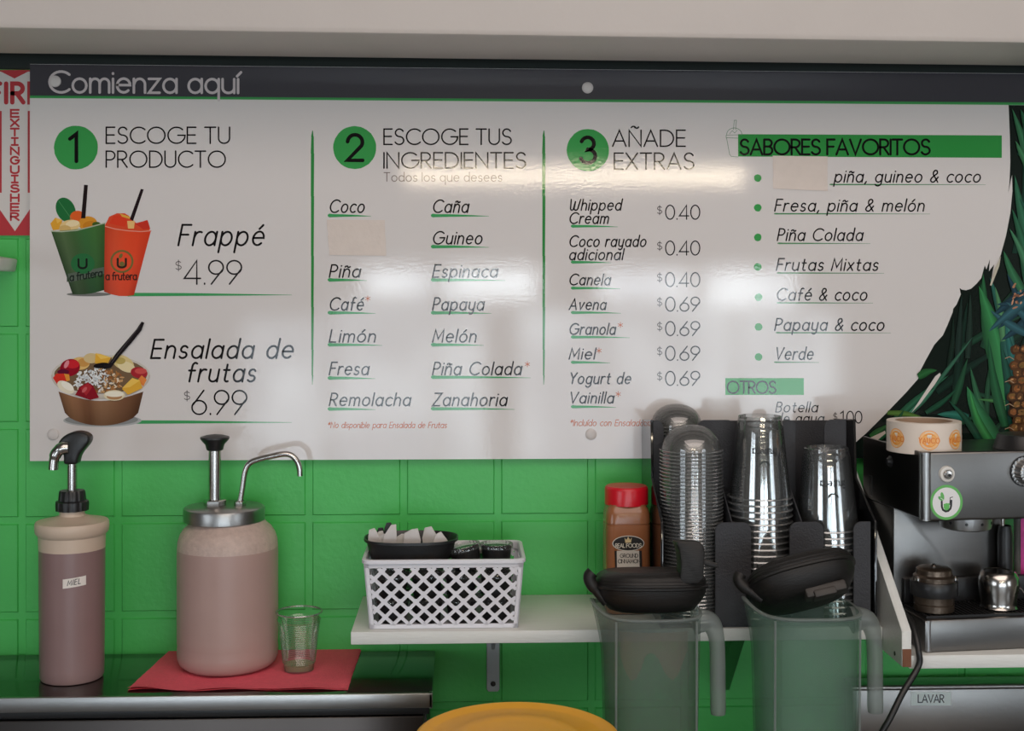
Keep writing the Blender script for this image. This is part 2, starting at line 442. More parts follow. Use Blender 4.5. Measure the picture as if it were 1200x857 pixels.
class Decal(MB):
    """flat drawing in (u right, v down) units mapped on a surface by fn(u, v, lift)"""
    def __init__(s, fn, step=1.2e-5, lift=0.0):
        MB.__init__(s); s.fn = fn; s.step = step; s.lift = lift
    def next(s): s.lift += s.step
    def raw(s, pts, faces, col): s.add([s.fn(u, v, s.lift) for u, v in pts], faces, col)
    def poly(s, pts, col, cols=None):
        s.next()
        s.add([s.fn(u, v, s.lift) for u, v in pts], [tuple(range(len(pts)))], [lin(c) for c in cols] if cols else lin(col))
    def ell(s, cx, cy, rx, ry, col, rot=0, n=28, wob=0):
        c, k = math.cos(R(rot)), math.sin(R(rot)); pts = []
        for i in range(n):
            a = 2 * PI * i / n; q = 1 + wob * (random.random() - .5)
            x, y = rx * q * math.cos(a), ry * q * math.sin(a)
            pts.append((cx + x * c - y * k, cy + x * k + y * c))
        s.poly(pts, col)
    def ring(s, cx, cy, r0, r1, col, a0=0, a1=360, n=40):
        s.next()
        A = arc(cx, cy, r0, r0, a0, a1, n); B = arc(cx, cy, r1, r1, a0, a1, n)
        s.add([s.fn(u, v, s.lift) for u, v in A + B], [(i, i + 1, n + 2 + i, n + 1 + i) for i in range(n)], lin(col))
    def strip(s, top, bot, ctop, cbot):
        """quads between two polylines, colours blended top to bottom"""
        s.next(); n = len(top)
        vs = [s.fn(u, v, s.lift) for u, v in top + bot]
        for i in range(n - 1):
            ct0, ct1 = (ctop[i], ctop[i + 1]) if isinstance(ctop[0], tuple) else (ctop, ctop)
            cb0, cb1 = (cbot[i], cbot[i + 1]) if isinstance(cbot[0], tuple) else (cbot, cbot)
            s.add([vs[i], vs[i + 1], vs[n + i + 1], vs[n + i]], [(0, 1, 2, 3)], [lin(ct0), lin(ct1), lin(cb1), lin(cb0)])
    def stroke(s, pts, w, col, nseg=8):
        """ribbon with mitred joints and round ends; every stroke gets a lift of its own"""
        h = w / 2; c = lin(col) if max(col) > 1.01 else col
        P = [pts[0]]
        for p in pts[1:]:
            if math.hypot(p[0] - P[-1][0], p[1] - P[-1][1]) > w * .02: P.append(p)
        s.alt = (getattr(s, 'alt', 0) + 1) % 5
        lf = s.lift + s.alt * 6e-6
        put = lambda q, f: s.add([s.fn(u, v, lf) for u, v in q], f, c)
        if len(P) < 2:
            put([(P[0][0] + h * math.cos(2 * PI * k / 12), P[0][1] + h * math.sin(2 * PI * k / 12)) for k in range(12)], [tuple(range(12))]); return
        n = len(P); closed = n > 4 and math.hypot(P[0][0] - P[-1][0], P[0][1] - P[-1][1]) < w * .3
        D = []
        for i in range(n - 1):
            L = math.hypot(P[i + 1][0] - P[i][0], P[i + 1][1] - P[i][1]); D.append(((P[i + 1][0] - P[i][0]) / L, (P[i + 1][1] - P[i][1]) / L))
        A = []; B = []
        for i in range(n):
            d0 = D[i - 1] if i > 0 else (D[-1] if closed else D[0]); d1 = D[i] if i < n - 1 else (D[0] if closed else D[-1])
            nx, ny = -(d0[1] + d1[1]), d0[0] + d1[0]; L = math.hypot(nx, ny)
            if L < .35: nx, ny, L = -d1[1], d1[0], 1.0; m = h
            else:
                nx /= L; ny /= L; m = min(h / max(.3, nx * -d1[1] + ny * d1[0]), h * 2.2)
            A.append((P[i][0] + nx * m, P[i][1] + ny * m)); B.append((P[i][0] - nx * m, P[i][1] - ny * m))
        put(A + B, [(i, i + 1, n + i + 1, n + i) for i in range(n - 1)])
        if not closed:
            for p, dd, sg in ((P[0], D[0], -1), (P[-1], D[-1], 1)):
                a0 = math.atan2(dd[1] * sg, dd[0] * sg)
                put([(p[0] + h * math.cos(a0 - PI / 2 + PI * k / nseg), p[1] + h * math.sin(a0 - PI / 2 + PI * k / nseg)) for k in range(nseg + 1)], [tuple(range(nseg + 1))])
    def text(s, t, x0, x1, base, cap, w, col, slant=0.0, gap=.16, base1=None):
        s.next()
        wid = 0; place = []
        for ch in t:
            gw, st = G[ch]
            if ch == ' ' and not slant: gw = .34
            place.append((wid, st)); wid += gw + (gap if ch != ' ' else .0)
        wid -= gap
        x1 -= slant * cap * .8
        sx = (x1 - x0) / wid if wid > .05 else cap
        base1 = base if base1 is None else base1
        for off, st in place:
            for q in st:
                P = []
                for a, b in q:
                    u = x0 + (off + a) * sx + slant * b * cap
                    P.append((u, base + (base1 - base) * (u - x0) / max(1e-6, x1 - x0) - b * cap))
                s.stroke(P, w, col)
    def brush(s, x0, x1, y, th, col, drop=1.0):
        """tapering brush underline, fat rounded start"""
        L = x1 - x0; s.next()
        top = [(x0, y - th * .2), (x0 + 2, y - th * .55), (x0 + 6, y - th * .4), (x0 + L * .35, y - th * .35), (x0 + L * .7, y - th * .1), (x1, y + drop)]
        bot = [(x0, y + th * .25), (x0 + 2, y + th * .6), (x0 + 6, y + th * .55), (x0 + L * .35, y + th * .45), (x0 + L * .7, y + th * .35), (x1, y + drop + .35)]
        s.strip(top, bot, col, col)

# ================================================================== SETTING
# green block wall: joints sunk between bevelled blocks
PITCH = .1528
zj = U(560, 607, 0).z; xj = U(362, 600, 0).x
wl = MB()
for i in range(-8, 14):
    for j in range(-9, 8):
        x0, x1 = xj + i * PITCH + .0055, xj + (i + 1) * PITCH - .0055
        z0, z1 = zj + j * PITCH + .0055, zj + (j + 1) * PITCH - .0055
        if z0 < 0.02: continue
        b = .0018
        vs = [(x0, .0028, z0), (x1, .0028, z0), (x1, .0028, z1), (x0, .0028, z1),
              (x0 + b, 0, z0 + b), (x1 - b, 0, z0 + b), (x1 - b, 0, z1 - b), (x0 + b, 0, z1 - b)]
        wl.add(vs, [(4, 5, 6, 7), (0, 1, 5, 4), (1, 2, 6, 5), (2, 3, 7, 6), (3, 0, 4, 7)])
bx(wl, (-1.9, .0028, 0), (2.3, .12, 2.75))
struct('wall_back', wl, 'wall')
f = MB(); bx(f, (-3.2, -7.0, -.06), (3.6, .1, 0)); struct('floor', f, 'floor')
f = MB(); bx(f, (-3.2, -7.0, 2.78), (3.6, .12, 2.84)); struct('ceiling', f, 'room')
f = MB(); bx(f, (-3.26, -7.0, 0), (-3.2, .1, 2.78)); struct('wall_left', f, 'room')
f = MB(); bx(f, (3.6, -7.0, 0), (3.66, .1, 2.78)); struct('wall_right', f, 'room')
f = MB(); bx(f, (-3.2, -7.06, 0), (3.6, -7.0, 2.78)); struct('wall_front', f, 'room')
# shop windows behind the camera, seen only as reflections in the glossy board
for i, (x0, x1, z0, z1) in enumerate([(-.72, -.24, 1.56, 1.75), (-.16, .50, 1.54, 1.75), (.95, 1.60, 1.52, 1.74), (1.70, 2.35, 1.48, 1.74)]):
    w = MB(); bx(w, (x0, -6.985, z0), (x1, -6.97, z1)); struct('window_%d' % (i + 1), w, 'window')
for i, (x0, x1, z0, z1) in enumerate([(-1.55, -.98, .12, 1.40), (-.93, -.22, .12, 1.52), (-.18, .14, .12, 1.50), (.38, .98, .12, 1.46), (1.03, 1.9, .12, 1.48), (1.95, 2.65, .12, 1.46)]):
    w = MB(); bx(w, (x0, -6.985, z0), (x1, -6.97, z1)); struct('window_%d' % (i + 5), w, 'window_low')

# glowing panes added on the unseen side walls for streaks on cups and metal
w = MB(); bx(w, (-3.195, -5.4, .9), (-3.18, -2.9, 2.1)); struct('window_11', w, 'window_side')
w = MB(); bx(w, (3.58, -5.2, .9), (3.595, -3.2, 2.1)); struct('window_12', w, 'window_side')

# soffit beam above the board (slopes a hair to the right)
def lerp(a, b, t): return a + (b - a) * t
bm_ = MB()
f0, f1 = U(-60, 34, .235), U(1260, 53, .235)
g0, g1 = U(-60, 61.5, .06), U(1260, 77.5, .06)
def beamb(x): return lerp(g0.z, g1.z, (x - g0.x) / (g1.x - g0.x))
def beamx(x, dz): return lerp(f0.z, f1.z, (x - f0.x) / (f1.x - f0.x)) + dz
XL, XR = -1.6, 1.9
prof = [(-.06, None), (-.228, .0), (-.236, .003), (-.240, .010), (-.240, .78), (-.06, .78)]
vs = []
for x in (XL, XR):
    for y, dz in prof: vs.append((x, y, beamb(x) if dz is None else min(2.78, beamx(x, dz))))
n = len(prof)
bm_.add(vs, [tuple(range(n))[::-1], tuple(range(n, 2 * n))] + [(i, (i + 1) % n, n + (i + 1) % n, n + i) for i in range(n)])
struct('trim_1', bm_, 'beam')
g = MB(); bx(g, (-1.6, -.006, U(600, 84.5, .006).z), (1.9, .0, 2.30), .001, 1); struct('gap_shade_strip', g, 'gap_shade')  # near-black strip: the shade of the gap under the beam, put into colour

# ================================================================== MENU BOARD
DB = .015
BO = thing('menu_board', 'large white menu board headed Comienza aquí with prices in three columns', 'sign', (0, -.002, U(600, 540, DB).z))
def onb(px, py, lift=0.0): return U(px, py, DB + lift)
g = MB()
corners = [(35, 75), (1330, 87.5), (1330, 535), (35, 540.5)]
fr = [onb(*p) for p in corners]; bk = [p + Vector((0, .006, 0)) for p in fr]
g.add(fr + bk, [(0, 1, 2, 3), (7, 6, 5, 4), (0, 4, 5, 1), (1, 5, 6, 2), (2, 6, 7, 3), (3, 7, 4, 0)])
build('panel', g, 'panel', BO, True)
g = MB()
q = [(35, 75.3), (1330, 87.8), (1330, 121), (35, 112)]
g.add([onb(x, y, .0003) for x, y in q], [(0, 1, 2, 3)])
build('header_band', g, 'header', BO, True, label='charcoal band across the top of the board')
GREEN = (62, 158, 82)
d = Decal(onb, lift=.0004); d.strip([(35, 112), (1330, 121)], [(35, 115), (1330, 124)], (55, 140, 75), (70, 165, 90))
build('header_stripe', d, 'print', BO, True, label='thin green stripe')
INK = (20, 18, 20); INK2 = (45, 42, 44)
d = Decal(onb, lift=.0004); d.text('Comienza aquí', 58, 279, 108.3, 24.5, 3.0, (205, 196, 196), base1=109)
build('heading_lettering', d, 'print', BO, True, label='pale heading words')
# ---- numbered badges
for n_, cx, cy, r, x0, x1, y0, y1 in (('1', 89, 173, 25.8, 82, 89.5, 189, 157), ('2', 415.7, 173, 25.2, 407, 425, 188, 158), ('3', 689, 176, 24.8, 680.5, 698, 191, 161)):
    d = Decal(onb, lift=.0003)
    d.ell(cx, cy, r, r, GREEN, n=44, wob=.018)
    b = build('number_badge', d, 'print', BO, True, label='green disc with the number ' + n_)
    d = Decal(onb, lift=.0005); d.text(n_, x0, x1, y0, y0 - y1, 4.4, INK)
    build('numeral', d, 'print', b, True)
# ---- section headings
H = dict(w=1.75, col=INK, gap=.17)
def heading(lines, sub=None):
    d = Decal(onb, lift=.0003)
    for l in lines: d.text(*l, **H)
    if sub: d.text(*sub, 10.2, 1.0, (120, 106, 100), gap=.2)
    build('section_heading', d, 'print', BO, True)
heading([('ESCOGE TU', 124.5, 269, 168, 18.8), ('PRODUCTO', 124.5, 264, 196, 18.8)])
heading([('ESCOGE TUS', 450, 599, 169.3, 18), ('INGREDIENTES', 450, 616, 197, 18)], ('Todos los que desees', 450, 588, 212.6))
heading([('AÑADE', 718, 803, 171.5, 18.8), ('EXTRAS', 720, 813, 198.3, 18.8)])
# ---- hand lettered item names and prices
def hand(rows, cap=14.5, w=1.72, col=INK):
    d = Decal(onb, lift=.0003)
    for t, x0, x1, base in rows: d.text(t, x0, x1, base, cap, w, col, slant=.2, gap=.27)
    build('item_name', d, 'print', BO, True)
hand([('Frappé', 209, 311, 287.6)], 24, 2.4)
hand([('Ensalada de', 177, 345, 419.8), ('frutas', 219, 301, 447.3)], 21.5, 2.4)
for r in [('Coco', 386, 428, 249), ('Piña', 386, 423, 325), ('Café', 386, 427, 363.6), ('Limón', 386, 441, 401), ('Fresa', 386, 433, 439.3), ('Remolacha', 386, 482, 475.6),
          ('Caña', 507, 550, 249), ('Guineo', 507, 566, 286), ('Espinaca', 507, 584, 325), ('Papaya', 507, 568, 363.6), ('Melón', 507, 559, 401), ('Piña Colada', 507, 612, 439.3), ('Zanahoria', 507, 595, 475.6)]:
    hand([r])
for r in ([('Whipped', 667, 729, 246.4), ('Cream', 667, 714, 262)], [('Coco rayado', 667, 758, 289), ('adicional', 667, 731, 304.5)], [('Canela', 667, 716, 334)], [('Avena', 667, 711, 363)],
          [('Granola', 667, 722, 392)], [('Miel', 667, 698, 421)], [('Yogurt de', 667, 740, 449.8), ('Vainilla', 667, 720, 472.5)]):
    hand(r, 12.6, 1.6)
for r in [('piña, guineo & coco', 978, 1150, 213.5), ('Fresa, piña & melón', 908, 1084, 247.5), ('Piña Colada', 911, 1012, 282), ('Frutas Mixtas', 910, 1030, 317),
          ('Café & coco', 910, 1017, 352), ('Papaya & coco', 908, 1037, 387.3), ('Verde', 908, 954, 421.4)]:
    hand([r], 13.8, 1.62)
hand([('Botella', 909, 959, 483), ('de agua', 909, 966, 496)], 11.5, 1.2)
def price(t, x0, x1, base, cap, w, col, dx0, dx1, db, dc):
    d = Decal(onb, lift=.0003)
    d.text(t, x0, x1, base, cap, w, col, gap=.14); d.text('$', dx0, dx1, db, dc, .85, (80, 74, 74)); build('price', d, 'print', BO, True)
price('4.99', 216, 283, 333, 27.5, 1.9, INK2, 205.5, 212.5, 317, 11.5)
price('6.99', 225, 289, 485.8, 28, 1.9, INK, 215.5, 222.5, 469.5, 11)
for t, b in (('0.40', 257), ('0.40', 299), ('0.40', 336), ('0.69', 364.8), ('0.69', 393.4), ('0.69', 422.4), ('0.69', 451.8)):
    price(t, 780, 820, b, 16.4, 1.45, INK2, 770, 775.8, b - 5.7, 10)
price('1.00', 985, 1010, 496, 13.8, 1.3, INK2, 976.5, 981, 492.5, 8.5)
ORANGE = (196, 104, 58)
for t, x0, x1, b, c_ in (('*No disponible para Ensalada de Frutas', 384, 524, 501.6, 6.6), ('*Incluído con Ensalada de Frutas', 668, 797, 499.2, 7)):
    d = Decal(onb, lift=.0003); d.text(t, x0, x1, b, c_, .85, ORANGE, slant=.2, gap=.2); build('footnote', d, 'print', BO, True, label='small orange footnote')
for x, y in ((431, 350), (618, 427), (727, 381), (702, 411), (724.5, 462)):
    d = Decal(onb, lift=.0003)
    for a in range(3):
        q = R(30 + 60 * a); d.stroke([(x - 3 * math.cos(q), y - 3 * math.sin(q)), (x + 3 * math.cos(q), y + 3 * math.sin(q))], .8, ORANGE)
    build('asterisk', d, 'print', BO, True, label='orange asterisk')
# ---- brush marks
BG = (66, 160, 96)
def ul(*a):
    d = Decal(onb, lift=.0002); d.brush(*a); build('underline', d, 'print', BO, True)
for y, b in ((345, 0), (494.5, 0)): ul(148, 342, y, 4.4, BG, .6)
for x0, x1, y in [(384, 435, 252.5), (384, 430, 328), (384, 440, 366.5), (384, 448, 404), (384, 440, 443), (384, 440, 479.3), (505, 573, 252.5), (505, 573, 289),
                  (505, 592, 328), (505, 576, 366.5), (505, 567, 404), (505, 622, 442), (505, 603, 479)]: ul(x0, x1, y, 3.9, BG, .8)
for x0, x1, y in [(669, 724, 265), (669, 716, 307.2), (669, 727, 337.6), (669, 728, 366.3), (669, 738, 395), (669, 715, 424.6), (669, 722, 476.7)]: ul(x0, x1, y, 3.3, BG, .8)
for x0, x1, y in [(972, 1155, 216.2), (907, 1090, 250.5), (911, 1020, 285.2), (910, 1036, 320), (910, 1023, 355), (909, 1044, 390), (907, 960, 424.6)]: ul(x0, x1, y, 1.7, (80, 140, 92), .2)
for cx in (366.3, 637.4):
    d = Decal(onb, lift=.0002)
    ys = [153, 160, 180, 230, 300, 360, 410, 440, 451]; wd = [.4, 1.4, 1.9, 1.8, 1.6, 1.5, 1.2, .8, .3]
    d.next()
    for i in range(len(ys) - 1):
        d.add([onb(cx - wd[i], ys[i], d.lift), onb(cx + wd[i], ys[i], d.lift), onb(cx + wd[i + 1] - .3, ys[i + 1], d.lift), onb(cx - wd[i + 1] - .3, ys[i + 1], d.lift)], [(0, 1, 2, 3)], lin((52, 140, 70)))
    build('divider_line', d, 'print', BO, True, label='green brushed vertical line')
# ---- banners, bullets and cup doodle
d = Decal(onb, lift=.0002); d.poly([(865, 157.3), (1174, 158.7), (1174, 185), (865, 183.5)], (52, 146, 70))
bn = build('green_banner', d, 'print', BO, True, label='long green banner')
d = Decal(onb, lift=.0004); d.text('SABORES FAVORITOS', 867.5, 1089.5, 181, 17.4, 2.5, INK, gap=.13); build('banner_words', d, 'print', bn, True)
d = Decal(onb, lift=.0002); d.poly([(850, 443.3), (942, 443.3), (942, 463), (850, 463)], (58, 160, 80))
bn = build('green_banner', d, 'print', BO, True, label='short green banner')
d = Decal(onb, lift=.0004); d.text('OTROS', 852.5, 909, 461, 14, 1.9, INK, gap=.13); build('banner_words', d, 'print', bn, True)
for x, y in ((888, 208.7), (888, 243.6), (888, 278.2), (888, 313), (889, 348.4), (889, 383.3), (889, 418.4)):
    d = Decal(onb, lift=.0002); d.ell(x, y, 4.4, 4.5, (62, 158, 82), n=18, wob=.1); build('bullet_dot', d, 'print', BO, True)
d = Decal(onb, lift=.0002); LG = (104, 142, 110)
d.stroke([(851.5, 162), (855, 181), (857, 183.5), (865, 184)], .6, LG); d.stroke([(851, 158.5), (851, 161.5), (865, 162)], .6, LG)
d.stroke([(851, 158.5), (869, 158)], .5, LG); d.stroke(arc(860.5, 158, 9, 8, 180, 360, 12), .6, LG)
d.stroke([(859.5, 152), (860.5, 141), (863, 141), (862, 152)], .6, LG); d.stroke([(855, 157), (858, 153), (861, 156), (864, 152.5)], .5, LG)
build('cup_doodle', d, 'print', BO, True, label='thin green outline drawing of a cup')

# ---- printed photo of frozen drinks
d = Decal(onb, lift=.00025)
d.ell(104, 345, 26, 2.4, (120, 122, 118))
def cup_print(tl, tr, br, bl, cols_t, cols_b, bow):
    n = len(cols_t); top = []; bot = []
    for i in range(n):
        t = i / (n - 1); bo = bow * math.sin(PI * t)
        top.append((lerp(tl[0], tr[0], t), lerp(tl[1], tr[1], t) + bo)); bot.append((lerp(bl[0], br[0], t), lerp(bl[1], br[1], t) + bo))
    mid = [(lerp(a[0], b[0], .5), lerp(a[1], b[1], .5)) for a, b in zip(top, bot)]
    mc = [tuple(int(lerp(x, y, .5) * 1.06) for x, y in zip(p, q)) for p, q in zip(cols_t, cols_b)]
    d.strip(top, mid, cols_t, mc); d.strip(mid, bot, mc, cols_b); return top
# red drink behind
d.poly([(123, 264), (128, 254), (137, 250), (146, 250), (151, 253), (160, 262), (172, 258), (176, 268), (174, 272), (124, 268)], (222, 78, 48))
d.poly([(128, 262), (133, 253), (142, 252), (150, 259), (146, 266)], (226, 66, 40)); d.poly([(158, 262), (173, 258), (176, 268), (168, 269)], (206, 56, 42))
d.poly([(140, 250), (152, 254), (153, 257), (143, 254)], (226, 170, 70)); d.poly([(149, 259), (158, 259), (157, 268), (150, 268)], (236, 190, 120))
d.poly([(152, 257), (165, 221.5), (168.5, 222), (156, 259)], (38, 26, 30))
cup_print((122, 265), (177, 270), (157, 346), (122, 342), [(196, 66, 40), (220, 84, 50), (228, 78, 44), (226, 74, 42), (214, 66, 38)], [(170, 60, 42), (205, 80, 58), (222, 82, 56), (218, 78, 52), (188, 60, 40)], 3)
d.stroke([(122, 265), (135, 268.5), (150, 270.5), (165, 271.5), (177, 270.5)], 1.1, (228, 150, 130))
d.ring(142.8, 306.5, 11.2, 13.6, (120, 108, 60)); d.text('U', 138, 147.5, 313.5, 10, 2.6, (52, 44, 34)); d.ell(143, 309.5, 3, 3, (120, 110, 60)); d.ell(141.5, 300, 2, 3.2, (120, 110, 60), rot=30)
d.text('a frutera', 124, 160, 328, 8.4, 1.5, (70, 40, 34))
# green drink in front
d.ell(77, 246, 11, 15, (40, 112, 62), rot=-25); d.stroke([(69, 236), (84, 257)], .6, (84, 150, 96))
d.ell(91, 255, 9, 8, (226, 100, 44)); d.ell(103, 262, 11, 8.5, (220, 150, 50)); d.ell(106, 265, 9, 6, (206, 132, 40))
d.poly([(95, 256), (98.5, 216.5), (103, 217), (100, 256)], (36, 26, 28))
d.poly([(59, 262), (65, 255), (73, 258), (71, 269), (62, 270)], (228, 166, 56)); d.poly([(65, 255), (73, 258), (67, 262)], (240, 190, 90))
d.ell(82, 264.5, 12, 6.8, (230, 200, 140), rot=-8); d.ell(85, 262, 8, 3.6, (240, 220, 176), rot=-8); d.ell(76, 268, 7, 4, (214, 178, 112))
d.ell(113, 263, 5, 3, (70, 96, 40))
cup_print((60, 271), (123, 262), (122, 340), (85, 345), [(60, 84, 52), (88, 112, 74), (70, 104, 60), (62, 112, 62), (70, 116, 60), (62, 98, 48)], [(46, 62, 44), (66, 86, 62), (58, 78, 54), (52, 84, 56), (52, 86, 54), (44, 66, 42)], 2)
d.stroke([(60, 271), (72, 271.5), (90, 270), (106, 266), (123, 261.5)], 1.3, (176, 186, 160))
d.poly([(79, 321), (122, 313), (122, 321), (82, 331)], (92, 104, 92)); d.ell(97, 309, 14, 12, (46, 112, 66))
d.text('U', 92, 101.5, 314.5, 10.5, 2.4, (28, 34, 30)); d.text('a frutera', 82, 119.5, 329.5, 8.6, 1.5, (34, 44, 38), base1=324)
d.text('l', 79, 79.2, 330, 8, 1.3, (64, 78, 68))
build('printed_drinks_photo', d, 'print', BO, True, label='printed picture of a green and a red frozen drink')
# ---- printed photo of fruit bowl
d = Decal(onb, lift=.00025)
d.ell(120, 493, 46, 7.5, (176, 178, 178)); d.ell(119, 492, 43, 7, (138, 140, 140))
d.ell(118, 440, 58, 24, (206, 200, 190)); d.ell(118, 440, 55, 21.5, (120, 96, 72))
nn = 14; top = [(lerp(68.5, 168, i / nn), 459 + 11 * math.sin(PI * i / nn)) for i in range(nn + 1)]
bot = [(lerp(76, 162, i / nn), 484 + 15 * math.sin(PI * i / nn) ** .6) for i in range(nn + 1)]
bc = [(112, 78, 56), (136, 98, 70), (150, 108, 78), (146, 104, 76), (128, 88, 62), (122, 84, 60), (140, 102, 74), (148, 110, 82), (146, 108, 80), (140, 102, 74), (132, 94, 68), (124, 86, 62), (116, 80, 56), (104, 70, 48), (92, 62, 44)]
d.strip(top, bot, bc, [tuple(int(c * .82) for c in q) for q in bc])
outer = arc(118, 440, 58, 28, 0, 180, 24); inner = arc(118, 438, 54.5, 25, 0, 180, 24)
d.strip(inner, outer, (216, 206, 194), (190, 180, 168))
d.ell(94, 426, 11, 7.5, (226, 186, 116)); d.ell(98, 425, 7, 5, (206, 150, 80)); d.ell(107, 420, 9, 6, (214, 190, 140))
d.poly([(112, 414), (118, 415), (130, 419), (126, 427), (111, 426)], (232, 176, 62)); d.poly([(112, 414), (130, 419), (118, 421)], (242, 200, 96))
d.ell(144, 425, 14, 8, (222, 200, 140), rot=25); d.ell(148, 430, 11, 6, (232, 216, 170), rot=20); d.ell(141, 423, 6, 4, (190, 168, 96))
d.ell(163, 437, 10, 6.5, (170, 44, 52), rot=10); d.ell(165, 435, 7, 3.5, (206, 84, 80)); d.poly([(161, 446), (166, 440), (172, 445), (168, 453)], (230, 138, 70))
d.ell(82, 431, 12, 10, (150, 22, 40), rot=-20); d.ell(85, 427, 8, 5, (206, 40, 50)); d.ell(78, 427, 2.4, 5, (226, 140, 150), rot=25); d.ell(74, 436, 7, 3, (96, 22, 52))
d.poly([(62, 443), (66, 438), (75, 438), (79, 446), (68, 452)], (216, 54, 42)); d.poly([(75, 438), (81, 439), (82, 446), (78, 447)], (230, 150, 60))
d.ell(77, 454, 11, 6.2, (234, 224, 200), rot=32); d.ell(79, 452.5, 8, 4, (246, 240, 226), rot=32)
for i in range(210):
    a = random.random() * 2 * PI; rr = math.sqrt(random.random()); x, y = 115 + 30 * rr * math.cos(a), 446 + 14 * rr * math.sin(a)
    white = x + random.gauss(0, 7) < 124 and y < 455 + random.gauss(0, 3)
    c = random.choice([(240, 240, 238), (226, 228, 228), (206, 210, 212)]) if white else random.choice([(176, 120, 70), (206, 160, 110), (150, 96, 54), (230, 214, 190)])
    d.ell(x, y, random.uniform(1.6, 3.2), random.uniform(.7, 1.2), c, rot=random.uniform(0, 180), n=8)
d.poly([(88, 463), (94, 453), (103, 448), (109, 452), (116, 466), (106, 469)], (140, 26, 40)); d.poly([(94, 455), (103, 449), (108, 454), (101, 464)], (176, 44, 52)); d.ell(99, 457, 2, 4, (206, 100, 104), rot=40)
d.poly([(143, 456), (155, 443), (164, 446), (167, 455), (150, 463)], (226, 172, 62)); d.poly([(143, 455), (155, 443), (164, 446), (152, 454)], (238, 196, 92))
d.ell(134, 463.5, 12.5, 6.2, (228, 214, 180)); d.ell(134, 465, 9, 3.6, (180, 134, 92)); d.ell(134, 462, 11, 3.4, (242, 234, 214))
d.ell(119, 428.5, 9.5, 3.2, (26, 22, 24), rot=-6)
d.poly([(121, 430), (128, 426), (136, 414), (148, 400), (160, 386), (166, 377), (169, 378.5), (166, 387), (154, 402), (140, 418), (130, 431), (122, 433)], (32, 27, 30))
d.stroke([(131, 425), (140, 413), (164, 382)], .9, (70, 64, 68))
build('printed_bowl_photo', d, 'print', BO, True, label='printed picture of a paper bowl of cut fruit with a black spoon')
# ---- printed pineapple plant at the right end
d = Decal(onb, lift=.00025)
curve = [(1182, 123.2), (1183.5, 160), (1184, 190), (1183, 214), (1181.5, 226), (1186, 205), (1186.5, 224), (1184, 250), (1179, 276), (1173, 298), (1166, 318), (1161, 331), (1165, 310), (1159, 318), (1160, 304), (1156, 316), (1154, 311), (1150, 326),
         (1144, 333), (1138, 338.5), (1132, 340.3), (1127, 339.5), (1124.5, 337.5), (1126, 345), (1121, 357), (1117, 362), (1116.5, 366), (1110, 382), (1105, 393), (1095, 404), (1085, 422), (1078.5, 434.5), (1079.5, 440),
         (1062, 460), (1038, 485), (1015, 508), (1000, 521), (975, 537.5)]
d.poly(curve + [(1329, 534.8), (1329, 124.3)], (22, 32, 28))
def blade(p0, p1, w, c, bend=0.0, n=9):
    """leaf from base p0 to tip p1 drawn as two halves, one paler than the other"""
    dx, dy = p1[0] - p0[0], p1[1] - p0[1]; L = math.hypot(dx, dy); nx, ny = -dy / L, dx / L
    mid = []; lf = []; rt = []
    for i in range(n):
        t = i / (n - 1); o = bend * math.sin(PI * t); ww = w * (1 - t ** 4.5) * (.75 + .25 * math.sin(PI * min(1, t * 1.6))) / 2
        m_ = (p0[0] + dx * t + nx * o, p0[1] + dy * t + ny * o)
        mid.append(m_); lf.append((m_[0] + nx * ww, m_[1] + ny * ww)); rt.append((m_[0] - nx * ww, m_[1] - ny * ww))
    k = lambda f: tuple(max(0, min(255, int(v * f))) for v in c)
    d.strip(lf, mid, [k(.62)] * n, [k(1.08)] * n); d.strip(mid, rt, [k(1.0)] * n, [k(.72)] * n)
def inside(x, y):
    pts = curve + [(1329, 535), (1329, 124)]; r = False; j = len(pts) - 1
    for i in range(len(pts)):
        if (pts[i][1] > y) != (pts[j][1] > y) and x < (pts[j][0] - pts[i][0]) * (y - pts[i][1]) / (pts[j][1] - pts[i][1]) + pts[i][0]: r = not r
        j = i
    return r
TE = [(34, 84, 68), (40, 98, 66), (30, 72, 62), (48, 110, 72), (28, 62, 50), (56, 118, 78), (40, 90, 84)]
k_ = 0
while k_ < 46:       # dense upper leaves
    x, y = random.uniform(1184, 1300), random.uniform(128, 330); L = random.uniform(60, 130); a = random.gauss(-70, 20)
    tip = (x + L * math.cos(R(a)), y + L * math.sin(R(a))); mid_ = ((x + tip[0]) / 2, (y + tip[1]) / 2)
    if tip[1] < 128 or not (inside(*tip) and inside(x, y) and inside(tip[0] - 7, tip[1]) and inside(mid_[0] - 9, mid_[1])): continue
    blade((x, y), tip, random.uniform(7, 15), random.choice(TE), random.uniform(-6, 6)); k_ += 1
k_ = 0
while k_ < 34:       # dim leaves low down
    x, y = random.uniform(1040, 1290), random.uniform(400, 530); L = random.uniform(50, 110); a = random.gauss(-62, 22)
    tip = (x + L * math.cos(R(a)), y + L * math.sin(R(a))); mid_ = ((x + tip[0]) / 2, (y + tip[1]) / 2)
    if not (inside(*tip) and inside(x - 8, y) and inside(tip[0] - 8, tip[1]) and inside(mid_[0] - 9, mid_[1] - 4)): continue
    blade((x, y), tip, random.uniform(6, 12), random.choice([(30, 56, 44), (36, 72, 54), (28, 50, 42), (42, 84, 60)]), random.uniform(-5, 5)); k_ += 1
